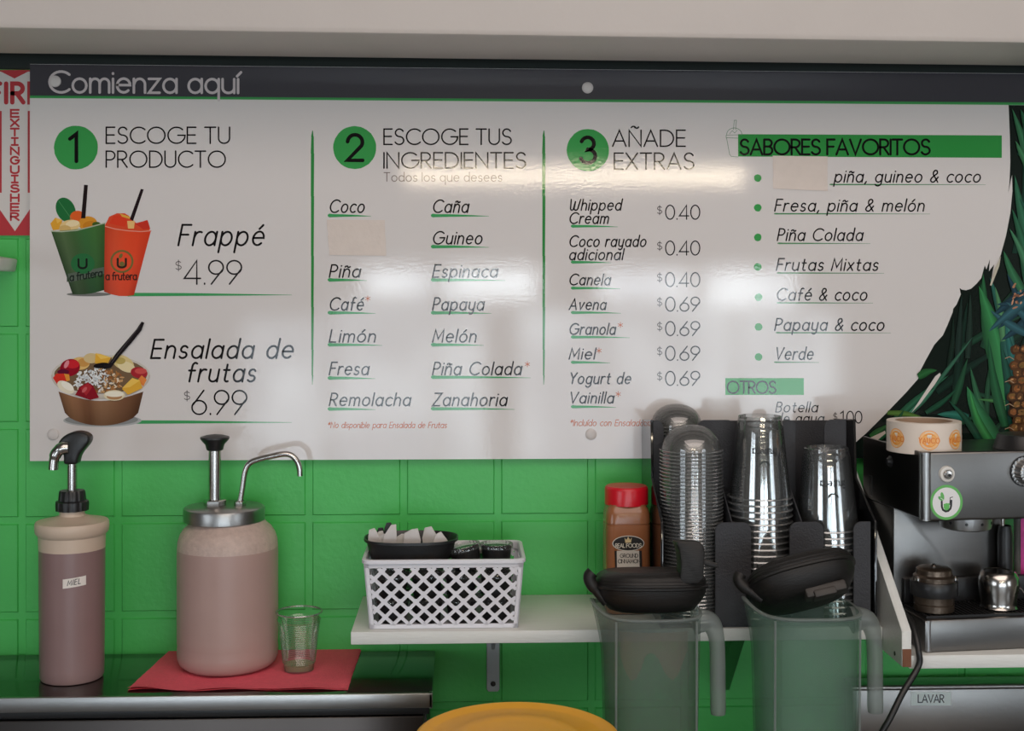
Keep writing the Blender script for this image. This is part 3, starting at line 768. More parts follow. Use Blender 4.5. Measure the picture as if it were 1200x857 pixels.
for p0, p1, w, c, b in [((1122, 425), (1127, 346), 8, (38, 56, 50), 0), ((1112, 430), (1117, 372), 7, (30, 48, 40), 2), ((1134, 420), (1137, 343), 8, (40, 58, 50), 1),
                        ((1186, 520), (1148, 330), 15, (34, 78, 50), 3), ((1162, 420), (1152, 320), 13, (46, 104, 66), -2), ((1180, 480), (1147, 335), 30, (58, 134, 80), 6), ((1184, 430), (1160, 325), 14, (46, 104, 92), 3),
                        ((1160, 505), (1137, 430), 10, (54, 104, 74), -2), ((1185, 440), (1180, 360), 14, (60, 122, 112), 0), ((1168, 520), (1133, 453), 22, (58, 128, 84), -3), ((1170, 530), (1136, 456), 10, (66, 150, 84), -6),
                        ((1060, 488), (1112, 431), 10, (70, 132, 104), 2), ((1040, 502), (1112, 440), 9, (48, 104, 76), -3), ((1076, 442), (1098, 434), 10, (46, 104, 58), -2), ((1085, 484), (1122, 455), 7, (36, 82, 60), 2),
                        ((1040, 484), (1090, 494), 7, (92, 132, 62), -3), ((1020, 512), (1042, 497), 8, (52, 106, 58), 0), ((1135, 490), (1098, 486), 11, (50, 120, 104), 2), ((1178, 471), (1145, 468), 5, (70, 128, 74), 0),
                        ((1030, 515), (1060, 480), 8, (40, 92, 60), 2), ((1094, 455), (1140, 395), 5, (60, 108, 86), 0)]: blade(p0, p1, w, c, b)
d.poly([(1068, 484), (1096, 441), (1101.5, 437), (1102.5, 439.5), (1096, 450), (1078, 474)], (214, 208, 202)); d.poly([(1018, 514), (1037, 505), (1038, 508), (1026, 518)], (206, 196, 184))
d.poly([(1160, 334.5), (1166, 314), (1173, 300), (1171, 312), (1162, 335)], (196, 190, 172))
for p0, p1, w, c, b in [((1214, 250), (1186, 127), 15, (62, 124, 86), 5), ((1222, 330), (1189, 205), 16, (54, 112, 84), -4), ((1206, 180), (1196, 128), 12, (44, 100, 70), 3), ((1226, 220), (1190, 165), 13, (70, 132, 90), -3),
                        ((1204, 330), (1186, 245), 13, (48, 104, 76), 4), ((1230, 300), (1194, 232), 12, (40, 92, 74), 3), ((1200, 345), (1176, 294), 12, (56, 116, 80), -2), ((1206, 320), (1183, 268), 9, (72, 132, 96), 2),
                        ((1192, 520), (1172, 400), 16, (34, 84, 70), 2), ((1178, 500), (1158, 395), 12, (40, 96, 62), -3), ((1176, 400), (1166, 336), 9, (84, 140, 96), 2), ((1204, 470), (1178, 380), 14, (48, 110, 104), -3), ((1150, 520), (1112, 470), 9, (38, 84, 64), 3)]: blade(p0, p1, w, c, b)
for a, L in ((196, 44), (178, 38), (212, 38), (165, 34), (230, 40), (150, 44), (250, 42), (186, 46), (140, 36), (205, 30), (172, 48)):    # crown of the pineapple
    blade((1206 + random.uniform(-4, 4), 362 + random.uniform(-24, 34)), (1206 + L * math.cos(R(a)), 362 + random.uniform(-24, 34) + L * .8 * -math.sin(R(a)) * -1), random.uniform(9, 13), random.choice([(44, 82, 98), (38, 70, 84), (54, 98, 108), (34, 56, 66)]), random.uniform(-4, 4))
for i in range(14): d.ell(1192 + random.uniform(-7, 9), 345 + random.uniform(-12, 18), random.uniform(1.5, 4), random.uniform(.8, 1.6), random.choice([(168, 122, 92), (196, 150, 118), (120, 82, 62)]), rot=random.uniform(0, 180), n=9)
d.ell(1236, 470, 54, 62, (52, 34, 24))
for r in range(13):                                  # scales of the fruit
    for c in range(9):
        x, y = 1186 + c * 9.6 + (r % 2) * 4.8 + abs(r - 6) * .7, 410 + r * 9.2
        d.ell(x, y, 6.2, 6.0, random.choice([(72, 48, 32), (60, 42, 28), (84, 56, 34)]), n=12, wob=.2)
        d.ell(x + .4, y - .5, 4.2, 3.8, random.choice([(134, 84, 46), (112, 72, 42), (124, 92, 50), (96, 66, 40)]), n=12, wob=.3)
        for q in range(3): d.ell(x + random.uniform(-3.2, 3.2), y + random.uniform(-3, 2.5), random.uniform(.8, 2), random.uniform(.5, 1.2), random.choice([(170, 112, 66), (146, 92, 52), (80, 56, 36), (186, 140, 92), (104, 84, 46)]), rot=random.uniform(0, 180), n=8)
    if r % 3 == 1: d.stroke([(1188, 412 + r * 9.2), (1183, 409 + r * 9.2), (1178, 411 + r * 9.2)], .8, (176, 148, 118))
build('printed_pineapple_photo', d, 'print', BO, True, label='printed picture of a pineapple among dark green leaves')
# ---- hardware and tape on the board
for x, y in ((65, 95.5), (688.5, 103), (62.5, 509), (692.5, 509)):
    g = MB(); c = onb(x, y); r = 6.6 * .00138
    mt = Matrix.Translation(c) @ Matrix.Rotation(PI / 2, 4, 'X')
    lathe(g, [(r, -.001), (r, .0022), (r * .85, .0032), (r * .4, .0036), (0.0001, .0037)], 24, mtx=mt)
    build('screw_cap', g, 'screw', BO, True, label='round white screw cap')
for q in ([(383, 259), (451, 259), (452.5, 298), (386, 297)], [(905.5, 184), (970, 184.5), (970, 222), (906, 219)]):
    g = MB(); n = 8
    vs = [onb(lerp(lerp(q[0][0], q[1][0], i / n), lerp(q[3][0], q[2][0], i / n), j / n) + random.uniform(-.4, .4), lerp(lerp(q[0][1], q[1][1], i / n), lerp(q[3][1], q[2][1], i / n), j / n) + random.uniform(-.4, .4), .0007 + random.uniform(0, .0002)) for j in range(n + 1) for i in range(n + 1)]
    g.add(vs, [(j * (n + 1) + i, j * (n + 1) + i + 1, (j + 1) * (n + 1) + i + 1, (j + 1) * (n + 1) + i) for i in range(n) for j in range(n)])
    for (a, b) in ((0, 1), (3, 2)):
        x0, y0 = q[a]; x1, y1 = q[b]
        g.add([onb(x0, y0 - 1.5, .0012), onb(x1, y1 - 1, .0012), onb(x1, y1 + 2, .0012), onb(x0, y0 + 2, .0012)], [(0, 1, 2, 3)])
    build('tape_patch', g, 'tape', BO, True, label='cream tape covering a word')

# ================================================================== FIRE EXTINGUISHER SIGN
DS = .004
SG = thing('fire_sign', 'red and white fire extinguisher arrow sign at the left edge behind the menu board', 'sign', (U(17, 276, DS).x, -.001, U(17, 276, DS).z))
g = MB(); a_, b_ = U(-24, 82, DS), U(58, 276, DS); bx(g, (a_.x, -DS, b_.z), (b_.x, -.0005, a_.z), .0008, 1)
build('backing', g, 'sign', SG, True)
ons = lambda px, py, lift=0: U(px, py, DS + lift)
RED = (176, 22, 34)
d = Decal(ons, lift=.0003)
d.poly([(-24, 82), (58, 82), (58, 276), (-24, 276)], RED)
WHT = (206, 200, 196)
d.poly([(-21, 84), (1, 84), (17, 92), (33, 84), (55, 84), (55, 130), (32.5, 130), (32.5, 226), (48, 226), (17.5, 271), (-14, 226), (2, 226), (2, 130), (-21, 130)], WHT)
d.text('FIRE', -11, 46, 120, 22, 5.2, RED, gap=.3)
for i, ch in enumerate('EXTİNGUİSHER'):
    y = 137 + i * 11.0
    w_ = 4.6 if ch not in 'İ' else 3.5
    d.text(ch, 17.3 - w_, 17.3 + w_, y, 8.2, 2.3, RED)
build('sign_print', d, 'matteprint', SG, True, label='red lettering and arrow')

# ================================================================== WHITE BOARD END (left edge)
p = U(20, 311.5, .004)
g = MB(); bx(g, (-.5, -.15, -.0105), (0, .0, .0105), .0035, 3)
o = build('wall_shelf', g, 'white_wood'); o.location = (p.x, p.y, p.z); o.rotation_euler = (0, R(9.5), 0)
tag(o, 'short white shelf end jutting in at the left edge below the red sign', 'shelf')

# ================================================================== STEEL COUNTER on the left
ZC = CAMZ - .5837
XCR = U(506, 812, .225).x
CT = thing('steel_counter', 'stainless steel counter with a bright rim along the left wall', 'counter', (-.5, -.11, 0))
g = MB(); bx(g, (-1.6, -.222, ZC - .020), (XCR, -.006, ZC), .0015); build('counter_top', g, 'counter_top', CT, True, label='dark mirror-like top')
g = MB(); bx(g, (-1.6, -.2275, ZC - .0205), (XCR + .001, -.221, ZC + .0008), .0012); bx(g, (XCR - .004, -.2275, ZC - .0215), (XCR + .001, -.215, ZC + .0008), .001)
build('front_rim', g, 'steel', CT, True, label='bright brushed front rim')
g = MB(); bx(g, (-1.6, -.205, .0), (XCR - .008, -.010, ZC - .0225), .001); bx(g, (-1.6, -.212, ZC - .034), (XCR - .004, -.204, ZC - .0205), .001)
build('cabinet_body', g, 'black', CT, True)
g = MB(); bx(g, (-1.6, -.2155, .10), (XCR - .012, -.206, ZC - .036), .002); build('front_panel', g, 'panel_steel', CT, True)

# ================================================================== RED NAPKIN
P = [U(147, 812.5, .224), U(410, 811.5, .224)]
def onc(px, py):           # point on counter top seen at pixel
    a, b = (px - 600) / FPX, -(py - YH) / FPX
    t = (ZC - CAMZ) / b
    dx, dy = a * CY + SY, -a * SY + CY
    return Vector((dx * t, -DIST + dy * t, ZC))
nq = [onc(148, 811), onc(406, 810), onc(424, 757), onc(206, 757)]
g = MB(); n = 26
def nap(lift, sh, amp):
    vs = []
    for j in range(n + 1):
        for i in range(n + 1):
            u, v = i / n, j / n
            q = nq[0].lerp(nq[1], u).lerp(nq[3].lerp(nq[2], u), v)
            wz = amp * (math.sin(9 * u + 3 * v + lift * 900) * math.sin(7 * v + 2) + .7 * math.sin(23 * u - 11 * v)) + (random.random() - .5) * amp * .4
            e = .0014 * max(0, 1 - v * 12) * (1 + math.sin(u * 17 + lift * 400))
            vs.append((q.x + sh[0] + random.uniform(-.0006, .0006) * (i in (0, n)), q.y + sh[1] + .0022 * math.sin(u * 13 + lift * 700) * (j in (0, n)), ZC + .0007 + lift + max(0, wz) + e))
    g.add(vs, [(j * (n + 1) + i, j * (n + 1) + i + 1, (j + 1) * (n + 1) + i + 1, (j + 1) * (n + 1) + i) for i in range(n) for j in range(n)])
nap(0, (.0015, 0), .0003); nap(.0013, (0, .001), .0009)
o = build('red_napkin', g, 'napkin'); tag(o, 'crinkled red paper napkin under the big syrup jar and small cup', 'napkin')

# ================================================================== HONEY PUMP BOTTLE
dh = .130; pxh = 84.5
c = U(pxh, 795, dh)
HB = thing('honey_pump_bottle', 'tall frosted pump bottle of brown honey with a white MIEL label', 'bottle', (c.x, c.y, ZC))
hz = lambda py: U(pxh, py, dh).z - ZC
sp = (DIST - dh) / FPX
hv = lambda py, r: hz(340 + (py - 340) * (DIST - dh - r) / (DIST - dh))      # height of a ring of radius r whose FRONT is seen at py
g = MB()
lathe(g, [(.0005, 0), (.040, 0), (.0445, .0015), (.0462, .005), (.0466, .02), (.0475, hz(700)), (.0480, hv(649.5, .048))], 56)
build('honey_body', g, 'honey', HB, label='brown honey-filled cylinder')
g = MB()
lathe(g, [(.0481, hv(649.8, .048)), (.0484, hv(640, .048)), (.0486, hv(634, .048)), (.0500, hv(633, .05)), (.0528, hv(631, .053)), (.0538, hv(625, .053)), (.0535, hv(620, .053)), (.0520, hv(617.5, .05)), (.047, hv(616.5, .047)), (.037, hz(608.5)), (.026, hz(605.5)), (.0196, hz(604)), (.0184, hz(601.5)), (.0184, hz(592))], 56)
build('bottle_shoulder', g, 'cream_plastic', HB, label='cream empty shoulder with a rolled ring')
g = MB(); r1, r2 = 18 * sp, 14.5 * sp
def knurl(r, z, a):
    q = r * (1 + .025 * (1 if math.sin(a * 16) > 0 else -1)); return q * math.cos(a), q * math.sin(a), z
lathe(g, [(.0184, hz(598)), (r1, hz(598)), (r1 * 1.02, hz(590)), (r1, hz(587.5)), (r2 * 1.05, hz(586)), (r2, hz(577)), (r2 * .93, hz(574.8)), (.006, hz(574.5))], 64, ringfn=knurl)
build('screw_collar', g, 'black', HB, label='black ribbed collar')
g = MB(); lathe(g, [(5.6 * sp, hz(578)), (5.6 * sp, hz(540))], 24); build('pump_rod', g, 'chrome', HB)
g = MB()
hp = [(71, 521.5), (73, 516), (78, 510.5), (85, 506.5), (92, 505), (100, 505.8), (106, 508.8), (108.6, 513), (107, 519), (102, 525), (97, 531), (94.5, 537), (93.8, 543.5), (78.2, 543.5), (78.4, 534), (77, 529.5), (72, 526.5)]
prism(g, [((x - 85.7) * sp, hz(y)) for x, y in hp], lambda a, b, t: Vector((a, t, b)), -.0125, .0125, .0042, 3)
build('pump_head', g, 'black', HB, label='black thumb pad')
g = MB()
path = catmull([(-.002, -.0135, hz(523.5)), (-.010, -.0155, hz(524)), (-.0175, -.017, hz(529)), (-.0212, -.0175, hz(537)), (-.0225, -.0178, hz(548.5))], 5)
tube(g, path, [7.2 * sp] * 8 + [6.6 * sp] * 6 + [5.6 * sp] * 7, 20); build('spout', g, 'chrome', HB, label='curved metal spout')
# label wrapped on the front
def cyl(r, cz): return lambda u, v, lift: Vector(((r + lift) * math.sin(u / r), -(r + lift) * math.cos(u / r), cz - v))
d = Decal(cyl(.0478, hz(675)), step=2e-5, lift=.0004)
w2, h2 = .0165, .0068
us = [lerp(-w2, w2, i / 10) for i in range(11)]
uo = .0175
d.strip([(u + uo, -h2 + -.10 * u) for u in us], [(u + uo, h2 - .10 * u) for u in us], (226, 218, 210), (226, 218, 210))
d.lift += .0002
d.text('MIEL', uo - .010, uo + .009, .0042, .0074, .0011, (60, 56, 58), slant=.15, base1=.0022, gap=.34)
build('name_label', d, 'matteprint', HB, label='white label reading MIEL')

# ================================================================== SYRUP PUMP JAR
dj = .083; pxj = 267
c = U(pxj, 785, dj)
SJ = thing('syrup_pump_jar', 'wide frosted jar of pinkish syrup with a steel pump lid on the red napkin', 'jar', (c.x, c.y, ZC + .0032))
jz = lambda py: U(pxj, py, dj).z - ZC - .0032
sp = (DIST - dj) / FPX
RJ = 57.8 * sp
g = MB()
lathe(g, [(.0005, .0), (RJ - .018, 0), (RJ - .010, .002), (RJ - .004, .007), (RJ - .0008, .015), (RJ, .026), (RJ - .0008, .034), (RJ - .0002, .038), (RJ, .05), (RJ, jz(648)), (RJ - .0004, jz(641))], 64)
build('jar_body', g, 'syrup', SJ, label='syrup-filled body')
g = MB()
lathe(g, [(RJ - .0004, jz(641.3)), (RJ - .0012, jz(633)), (RJ - .0045, jz(625)), (RJ - .0105, jz(618)), (RJ - .018, jz(613)), (RJ - .0215, jz(609)), (RJ - .0225, jz(600))], 64)
build('jar_shoulder', g, 'foam', SJ, label='pale foamy shoulder')
lx = -4.0 * sp; RL = 46.5 * sp
g = MB(); lathe(g, [(RL - .002, jz(610)), (RL, jz(609)), (RL, jz(597)), (RL - .001, jz(594.5)), (RL - .0035, jz(593.3)), (0.0005, jz(592.8))], 64, c=(lx, 0, 0))
build('steel_lid', g, 'steel', SJ, label='round steel lid')
tx = -15 * sp
g = MB(); lathe(g, [(13 * sp, jz(594)), (13 * sp, jz(586.5)), (12 * sp, jz(585.5)), (8 * sp, jz(585.3))], 6, c=(tx, 0, 0)); build('hex_nut', g, 'chrome', SJ)
g = MB(); lathe(g, [(7.2 * sp, jz(592)), (7.2 * sp, jz(524))], 28, c=(tx, 0, 0)); build('plunger_tube', g, 'chrome', SJ)
g = MB(); lathe(g, [(8 * sp, jz(528)), (9.5 * sp, jz(527)), (11 * sp, jz(521)), (15.5 * sp, jz(516)), (16.8 * sp, jz(514)), (16.6 * sp, jz(512)), (10 * sp, jz(510)), (.0003, jz(508.8))], 36, c=(tx, 0, 0)); build('plunger_knob', g, 'black', SJ, label='black flared knob')
bxs = 14 * sp
g = MB(); lathe(g, [(7 * sp, jz(593)), (7 * sp, jz(588)), (4.5 * sp, jz(587))], 6, c=(bxs, 0, 0)); build('hex_nut', g, 'chrome', SJ)
g = MB(); q = lambda px, py: ((px - pxj) * sp, 0, jz(py))
tube(g, catmull([q(281, 591), q(284, 572), q(287, 553), q(292.5, 543), q(303, 538.5), q(318, 535), q(332, 532.5), q(341, 534.5), q(347.5, 542), q(350, 551), q(350.5, 558.5)], 5), 3.4 * sp, 16)
build('spout', g, 'chrome', SJ, label='bent thin spout tube')

# ================================================================== SMALL PLASTIC CUP
dc = .112
c = U(350.5, 787, dc)
SCU = thing('plastic_cup', 'small clear ribbed plastic cup with a little residue on the red napkin', 'cup', (c.x, c.y, ZC + .0034))
cz = lambda py: U(350.5, py, dc).z - ZC - .0034
hc = cz(716)
g = MB(); pr = [(.0004, .0015), (.021, .0015), (.0222, .0)]
for i in range(23):
    t = i / 22; z = hc * (.12 + .70 * t)
    pr += [(.0226 + .0105 * (.12 + .7 * t), z), (.0238 + .0105 * (.12 + .7 * t), z + hc * .016)]
pr += [(.0332, hc * .86), (.0338, hc * .97), (.0350, hc * .975), (.0356, hc * .99), (.0350, hc), (.0338, hc * .995)]
lathe(g, pr[:-5], 48); build('cup_wall', g, 'clear_cup', SCU)
g = MB(); lathe(g, [(.0338, hc * .972), (.0352, hc * .972), (.0360, hc * .986), (.0352, hc), (.0338, hc), (.0338, hc * .972)], 48); build('rim', g, 'cup_rim', SCU, label='rolled clear rim')
g = MB(); lathe(g, [(.0004, .0018), (.0218, .0018), (.0226, .009), (.0004, .009)], 40); build('residue', g, 'residue', SCU, label='pale yellowish residue')

# ================================================================== WALL SHELF with brackets
ZS = CAMZ - .4957; DSH = .219; TS = .0185
XS0, XS1 = U(411, 742, DSH).x, U(1057, 760, .30).x - .0005
SH = thing('wall_shelf', 'long white painted wall shelf under the basket and cup organizer', 'shelf', ((XS0 + XS1) / 2, -.1, ZS))
g = MB(); bx(g, (XS0, -DSH, ZS - TS), (XS1, -.001, ZS), .0015); build('shelf_board', g, 'white_wood', SH, True)
for px in (578,):
    x = U(px, 780, .01).x; g = MB()
    zb = U(px, 811, .004).z
    prism(g, [(x - .0105, ZS - TS - .001), (x - .0105, zb + .004), (x - .0075, zb), (x + .0075, zb), (x + .0105, zb + .004), (x + .0105, ZS - TS - .001)], lambda a, b, t: Vector((a, t, b)), -.004, -.0005, .0006, 1)
    bx(g, (x - .0115, -.205, ZS - TS - .003), (x + .0115, -.0005, ZS - TS - .0002), .0008, 1)
    prism(g, [(-.004, ZS - TS - .07), (-.0105, ZS - TS - .055), (-.06, ZS - TS - .006), (-.06, ZS - TS - .002), (-.004, ZS - TS - .002)], lambda a, b, t: Vector((t, a, b)), x - .003, x + .003, .0006, 1)
    br = build('shelf_bracket', g, 'bracket', SH, True, label='galvanised steel angle bracket')
    g = MB(); lathe(g, [(.0042, 0), (.0042, .0012), (.003, .0022), (.0003, .0025)], 16, mtx=Matrix.Translation((x, -.004, U(px, 802, .006).z)) @ Matrix.Rotation(PI / 2, 4, 'X'))
    build('screw', g, 'black', br, True, label='dark screw head')
x = U(862, 760, .1).x
g = MB(); prism(g, [(-.002, ZS - TS - .14), (-.002, ZS - TS - .11), (-.115, ZS - TS - .0005), (-.145, ZS - TS - .0005)], lambda a, b, t: Vector((t, a, b)), x - .011, x + .011, .001, 1)
build('diagonal_strut', g, 'green_wood', SH, True, label='green painted diagonal strut')

# ================================================================== WHITE BASKET and its contents
XB0, XB1 = U(433, 737, .205).x, U(607, 737, .205).x      # bottom front corners
YB0, YB1 = -.205, -.075
HBK = .1000; FL = .0085
BK = thing('plastic_basket', 'white lattice plastic basket holding a black tray on the wall shelf', 'basket', ((XB0 + XB1) / 2, (YB0 + YB1) / 2, ZS))
def lattice(name, A0, A1, B0, B1, inward):
    """A0-A1 bottom edge, B0-B1 top edge (world); diagonal strips in a frame"""
    A0, A1, B0, B1 = map(Vector, (A0, A1, B0, B1))
    W = (A1 - A0).length; Hh = HBK
    mp = lambda u, v, t: A0.lerp(A1, u / W).lerp(B0.lerp(B1, u / W), v / Hh) + Vector(inward) * t
    g = MB(); T = .0022
    def rib(p0, p1, w):
        (u0, v0), (u1, v1) = p0, p1; L = math.hypot(u1 - u0, v1 - v0); nx, ny = -(v1 - v0) / L * w / 2, (u1 - u0) / L * w / 2
        q = [(u0 + nx, v0 + ny), (u1 + nx, v1 + ny), (u1 - nx, v1 - ny), (u0 - nx, v0 - ny)]
        q = [(min(max(u, 0), W), min(max(v, 0), Hh)) for u, v in q]
        vs = [mp(u, v, 0) for u, v in q] + [mp(u, v, T) for u, v in q]
        g.add(vs, [(0, 1, 2, 3), (7, 6, 5, 4), (0, 4, 5, 1), (1, 5, 6, 2), (2, 6, 7, 3), (3, 7, 4, 0)])
    lo, hi, mg = .006, Hh - .010, .007
    rib((0, lo / 2), (W, lo / 2), lo); rib((0, (hi + Hh) / 2), (W, (hi + Hh) / 2), Hh - hi); rib((mg / 2, 0), (mg / 2, Hh), mg); rib((W - mg / 2, 0), (W - mg / 2, Hh), mg)
    pitch = (W - 2 * mg) / round((W - 2 * mg) / .0222)
    N_ = int((W + Hh) / pitch) + 2
    for sgn in (1, -1):
        for k in range(-N_, N_ + 1):
            c0 = mg + k * pitch + (pitch * .25)
            pts = []
            u_at = lambda v: c0 + sgn * (v - lo) 
            v0, v1 = lo, hi
            ua, ub = u_at(v0), u_at(v1)
            umin, umax = mg, W - mg
            # clip on u
            t0, t1 = 0.0, 1.0
            du = ub - ua
            for lim, side in ((umin, 0), (umax, 1)):
                if abs(du) < 1e-9: continue
                t = (lim - ua) / du
                if (du > 0) == (side == 0): t0 = max(t0, t)
                else: t1 = min(t1, t)
            if t1 - t0 > .03:
                rib((ua + du * t0, lerp(v0, v1, t0)), (ua + du * t1, lerp(v0, v1, t1)), .0050)
            # rounded crossing webs
    for i in range(int(W / pitch * 2) + 2):
        for j in range(int((hi - lo) / pitch * 2) + 2):
            if (i + j) % 2 == 0: continue
            u, v = mg + pitch * .25 + i * pitch / 2 - pitch / 2, lo + j * pitch / 2
            if mg < u < W - mg and lo < v < hi:
                s_ = .0044
                vs = [mp(u + s_ * math.cos(2 * PI * k / 8), v + s_ * math.sin(2 * PI * k / 8), -.0002) for k in range(8)]
                g.add(vs, [tuple(range(8))])
    return build(name, g, 'white_plastic', BK, True)
zt = ZS + HBK; z0 = ZS + .001
lattice('front_wall', (XB0, YB0, z0), (XB1, YB0, z0), (XB0 - FL, YB0 - FL * .6, zt), (XB1 + FL, YB0 - FL * .6, zt), (0, 1, 0))
lattice('back_wall', (XB0, YB1, z0), (XB1, YB1, z0), (XB0 - FL, YB1 + FL * .6, zt), (XB1 + FL, YB1 + FL * .6, zt), (0, -1, 0))
lattice('side_wall', (XB0, YB0, z0), (XB0, YB1, z0), (XB0 - FL, YB0 - FL * .6, zt), (XB0 - FL, YB1 + FL * .6, zt), (1, 0, 0))
lattice('side_wall', (XB1, YB0, z0), (XB1, YB1, z0), (XB1 + FL, YB0 - FL * .6, zt), (XB1 + FL, YB1 + FL * .6, zt), (-1, 0, 0))
g = MB(); bx(g, (XB0, YB0, ZS + .0004), (XB1, YB1, ZS + .0028), .0008, 1); build('base', g, 'white_plastic', BK, True)
g = MB(); ex = .0115
rr = lambda cx, cy, r, a0: [(cx + r * math.cos(R(a0 + 15 * i)), cy + r * math.sin(R(a0 + 15 * i))) for i in range(7)]
x0, x1, y0, y1 = XB0 - ex, XB1 + ex, YB0 - ex * .75, YB1 + ex * .75
loop = rr(x1 - .014, y1 - .014, .014, 0) + rr(x0 + .014, y1 - .014, .014, 90) + rr(x0 + .014, y0 + .014, .014, 180) + rr(x1 - .014, y0 + .014, .014, 270)
K = len(loop); cx_, cy_ = (x0 + x1) / 2, (y0 + y1) / 2
def inset(p, e): return (p[0] - e * (1 if p[0] > cx_ else -1), p[1] - e * (1 if p[1] > cy_ else -1))
rings = [(0, zt - .003), (0, zt + .0015), (.001, zt + .0025), (.005, zt + .0025), (.006, zt + .001), (.0062, zt - .009)]
vs = [(*inset(p, e), z) for e, z in rings for p in loop]
g.add(vs, [(r * K + k, r * K + (k + 1) % K, (r + 1) * K + (k + 1) % K, (r + 1) * K + k) for r in range(len(rings) - 1) for k in range(K)])
build('rim', g, 'white_plastic', BK, True)
# black oval tray resting on the sauce cups
XT0, XT1 = U(427, 640, .135).x, U(537, 640, .135).x
TC = ((XT0 + XT1) / 2, -.138)
zt0 = ZS + .0905
zr = U(482, 629, .138).z
TR = thing('black_tray', 'oval black plastic tray of paper packets inside the white basket', 'tray', (TC[0], TC[1], zt0))
RX, RY = (XT1 - XT0) / 2, .052
g = MB(); hh = zr - zt0
def ov(r, z, a):
    e = 2.6; c_, s_ = math.cos(a), math.sin(a); k = (abs(c_) ** e + abs(s_) ** e) ** (-1 / e)
    return RX * r * k * c_, RY * r * k * s_, z
lathe(g, [(.01, 0), (.80, 0), (.86, .002), (.95, hh * .86), (1.0, hh * .88), (1.0, hh), (.97, hh), (.93, hh * .86), (.84, .004), (.01, .003)], 48, ringfn=ov)
build('tray_shell', g, 'black', TR)
pk = [(431, 619, 1, 12), (439, 622, 1, -14), (449, 625, 1, -10), (456, 613, 1, -16), (468, 624, 1.2, -30), (482, 619, 1.35, -4), (505, 617, 1.3, 6), (528, 623, 1.1, 24)]
pn = ['white paper packet leaning at the left end of the black tray', 'white paper packet second from the left in the black tray', 'white paper packet third from the left in the black tray', 'tallest white paper packet with pointed tip in the black tray',
      'white paper packet leaning left at the middle of the black tray', 'broad white paper packet standing at the middle of the tray', 'broad white paper packet right of the middle in the tray', 'white paper packet at the right end of the black tray']
for i, (px, py, k, lean) in enumerate(pk):
    dd = .142 + .012 * (i % 2) - .02 * (i in (1,)); top = U(px, py, dd)
    w = .0092 * k; hgt = top.z - (zt0 + .0045)
    g = MB()
    prism(g, [(-w, 0), (w, 0), (w * 1.1, hgt * .62), (w * (.25 + .3 * (i % 2)), hgt), (-w * (.5 - .35 * (i % 2)), hgt * .98), (-w * 1.05, hgt * (.60 + .1 * (i % 3)))], lambda a, b, t: Vector((a + .06 * b * math.sin(lean), t + .003 * math.sin(a * 300), b)), -.0012, .0012, .0004, 1)
    o = build('paper_packet', g, 'paper'); o.location = (max(TC[0] - RX * .72, min(TC[0] + RX * .72, top.x + .25 * hgt * math.sin(R(lean)))), top.y, zt0 + .0045); o.rotation_euler = (R(4), R(-lean * .6), R(random.uniform(-25, 25)))
    tag(o, pn[i], 'packet', 'paper packets in the black tray')
for px, py, lb in ((443, 620, 'black plastic stirrer end beside the leftmost packets in the tray'), (453, 614, 'thin black stick standing beside the tallest packet in the tray')):
    top = U(px, py, .128); g = MB(); hgt = top.z - zt0 - .0045
    prism(g, [(-.006, 0), (.006, 0), (.0065, hgt * .8), (.003, hgt), (-.004, hgt * .98), (-.0065, hgt * .8)], lambda a, b, t: Vector((a, t, b)), -.001, .001, .0004, 1)
    o = build('plastic_stirrer', g, 'black'); o.location = (max(top.x, TC[0] - RX * .7), -.118, zt0 + .0045); o.rotation_euler = (R(-4), R(4), 0); tag(o, lb, 'stirrer')
# sauce cups with clear ribbed lids
def sauce_cup(label, loc, rot=(0, 0, 0)):
    t = thing('sauce_cup', label, 'sauce cup', loc, rot=rot, group='black sauce cups in the basket')
    g = MB(); lathe(g, [(.0004, 0), (.0185, 0), (.0195, .001), (.0232, .030)], 32); build('cup', g, 'black', t)
    g = MB()
    def rb(r, z, a): q = r * (1 + (.018 * math.cos(a * 26) if r > .022 else 0)); return q * math.cos(a), q * math.sin(a), z
    lathe(g, [(.0236, .028), (.0250, .0285), (.0250, .0345), (.0243, .0358), (.021, .0362), (.0205, .0345), (.0004, .0345)], 104, ringfn=rb); build('lid', g, 'clear_cup', t)
    return t
names = ['left end', 'second from the left', 'middle', 'second from the right', 'right end']
zb_ = ZS + .0030
for i in range(4):
    x = lerp(XB0 + .031, XB1 - .031, i / 3)
    for row, yy in (('front', -.170), ('back', -.110)):
        sauce_cup('black sauce cup on the basket floor, %s row, %s' % (row, ['left end', 'second from the left', 'second from the right', 'right end'][i]), (x, yy, zb_))
for i in range(4):
    x = lerp(XB0 + .031, XB1 - .031, i / 3)
    sauce_cup('black sauce cup in the upper layer seen through the basket front, %s' % ['left end', 'second from the left', 'second from the right', 'right end'][i], (x, -.168, zb_ + .0365))
for i in range(4):
    x = lerp(XB0 + .031, XB1 - .031, i / 3)
    sauce_cup('black sauce cup, upper layer at the basket back, %s' % ['left end', 'second from the left', 'second from the right', 'right end'][i], (x, -.112, zb_ + .0365))
sauce_cup('black sauce cup with ribbed clear lid at the top right of the basket', (XB1 - .030, -.140, zb_ + .0735))
sauce_cup('tilted black sauce cup with ribbed clear lid beside the black tray', (U(549, 645, .125).x, -.150, zb_ + .0735), (0, R(-13), 0))
g = MB(); prism(g, [(-.009, 0), (.008, 0), (.0095, .020), (.002, .024), (-.010, .021)], lambda a, b, t: Vector((a, t, b)), -.002, .002, .0008, 1)
ps = thing('condiment_sachet', 'green and white condiment sachet between the two lidded sauce cups', 'sachet', (U(560, 650, .13).x, -.120, zb_ + .0735), .0)
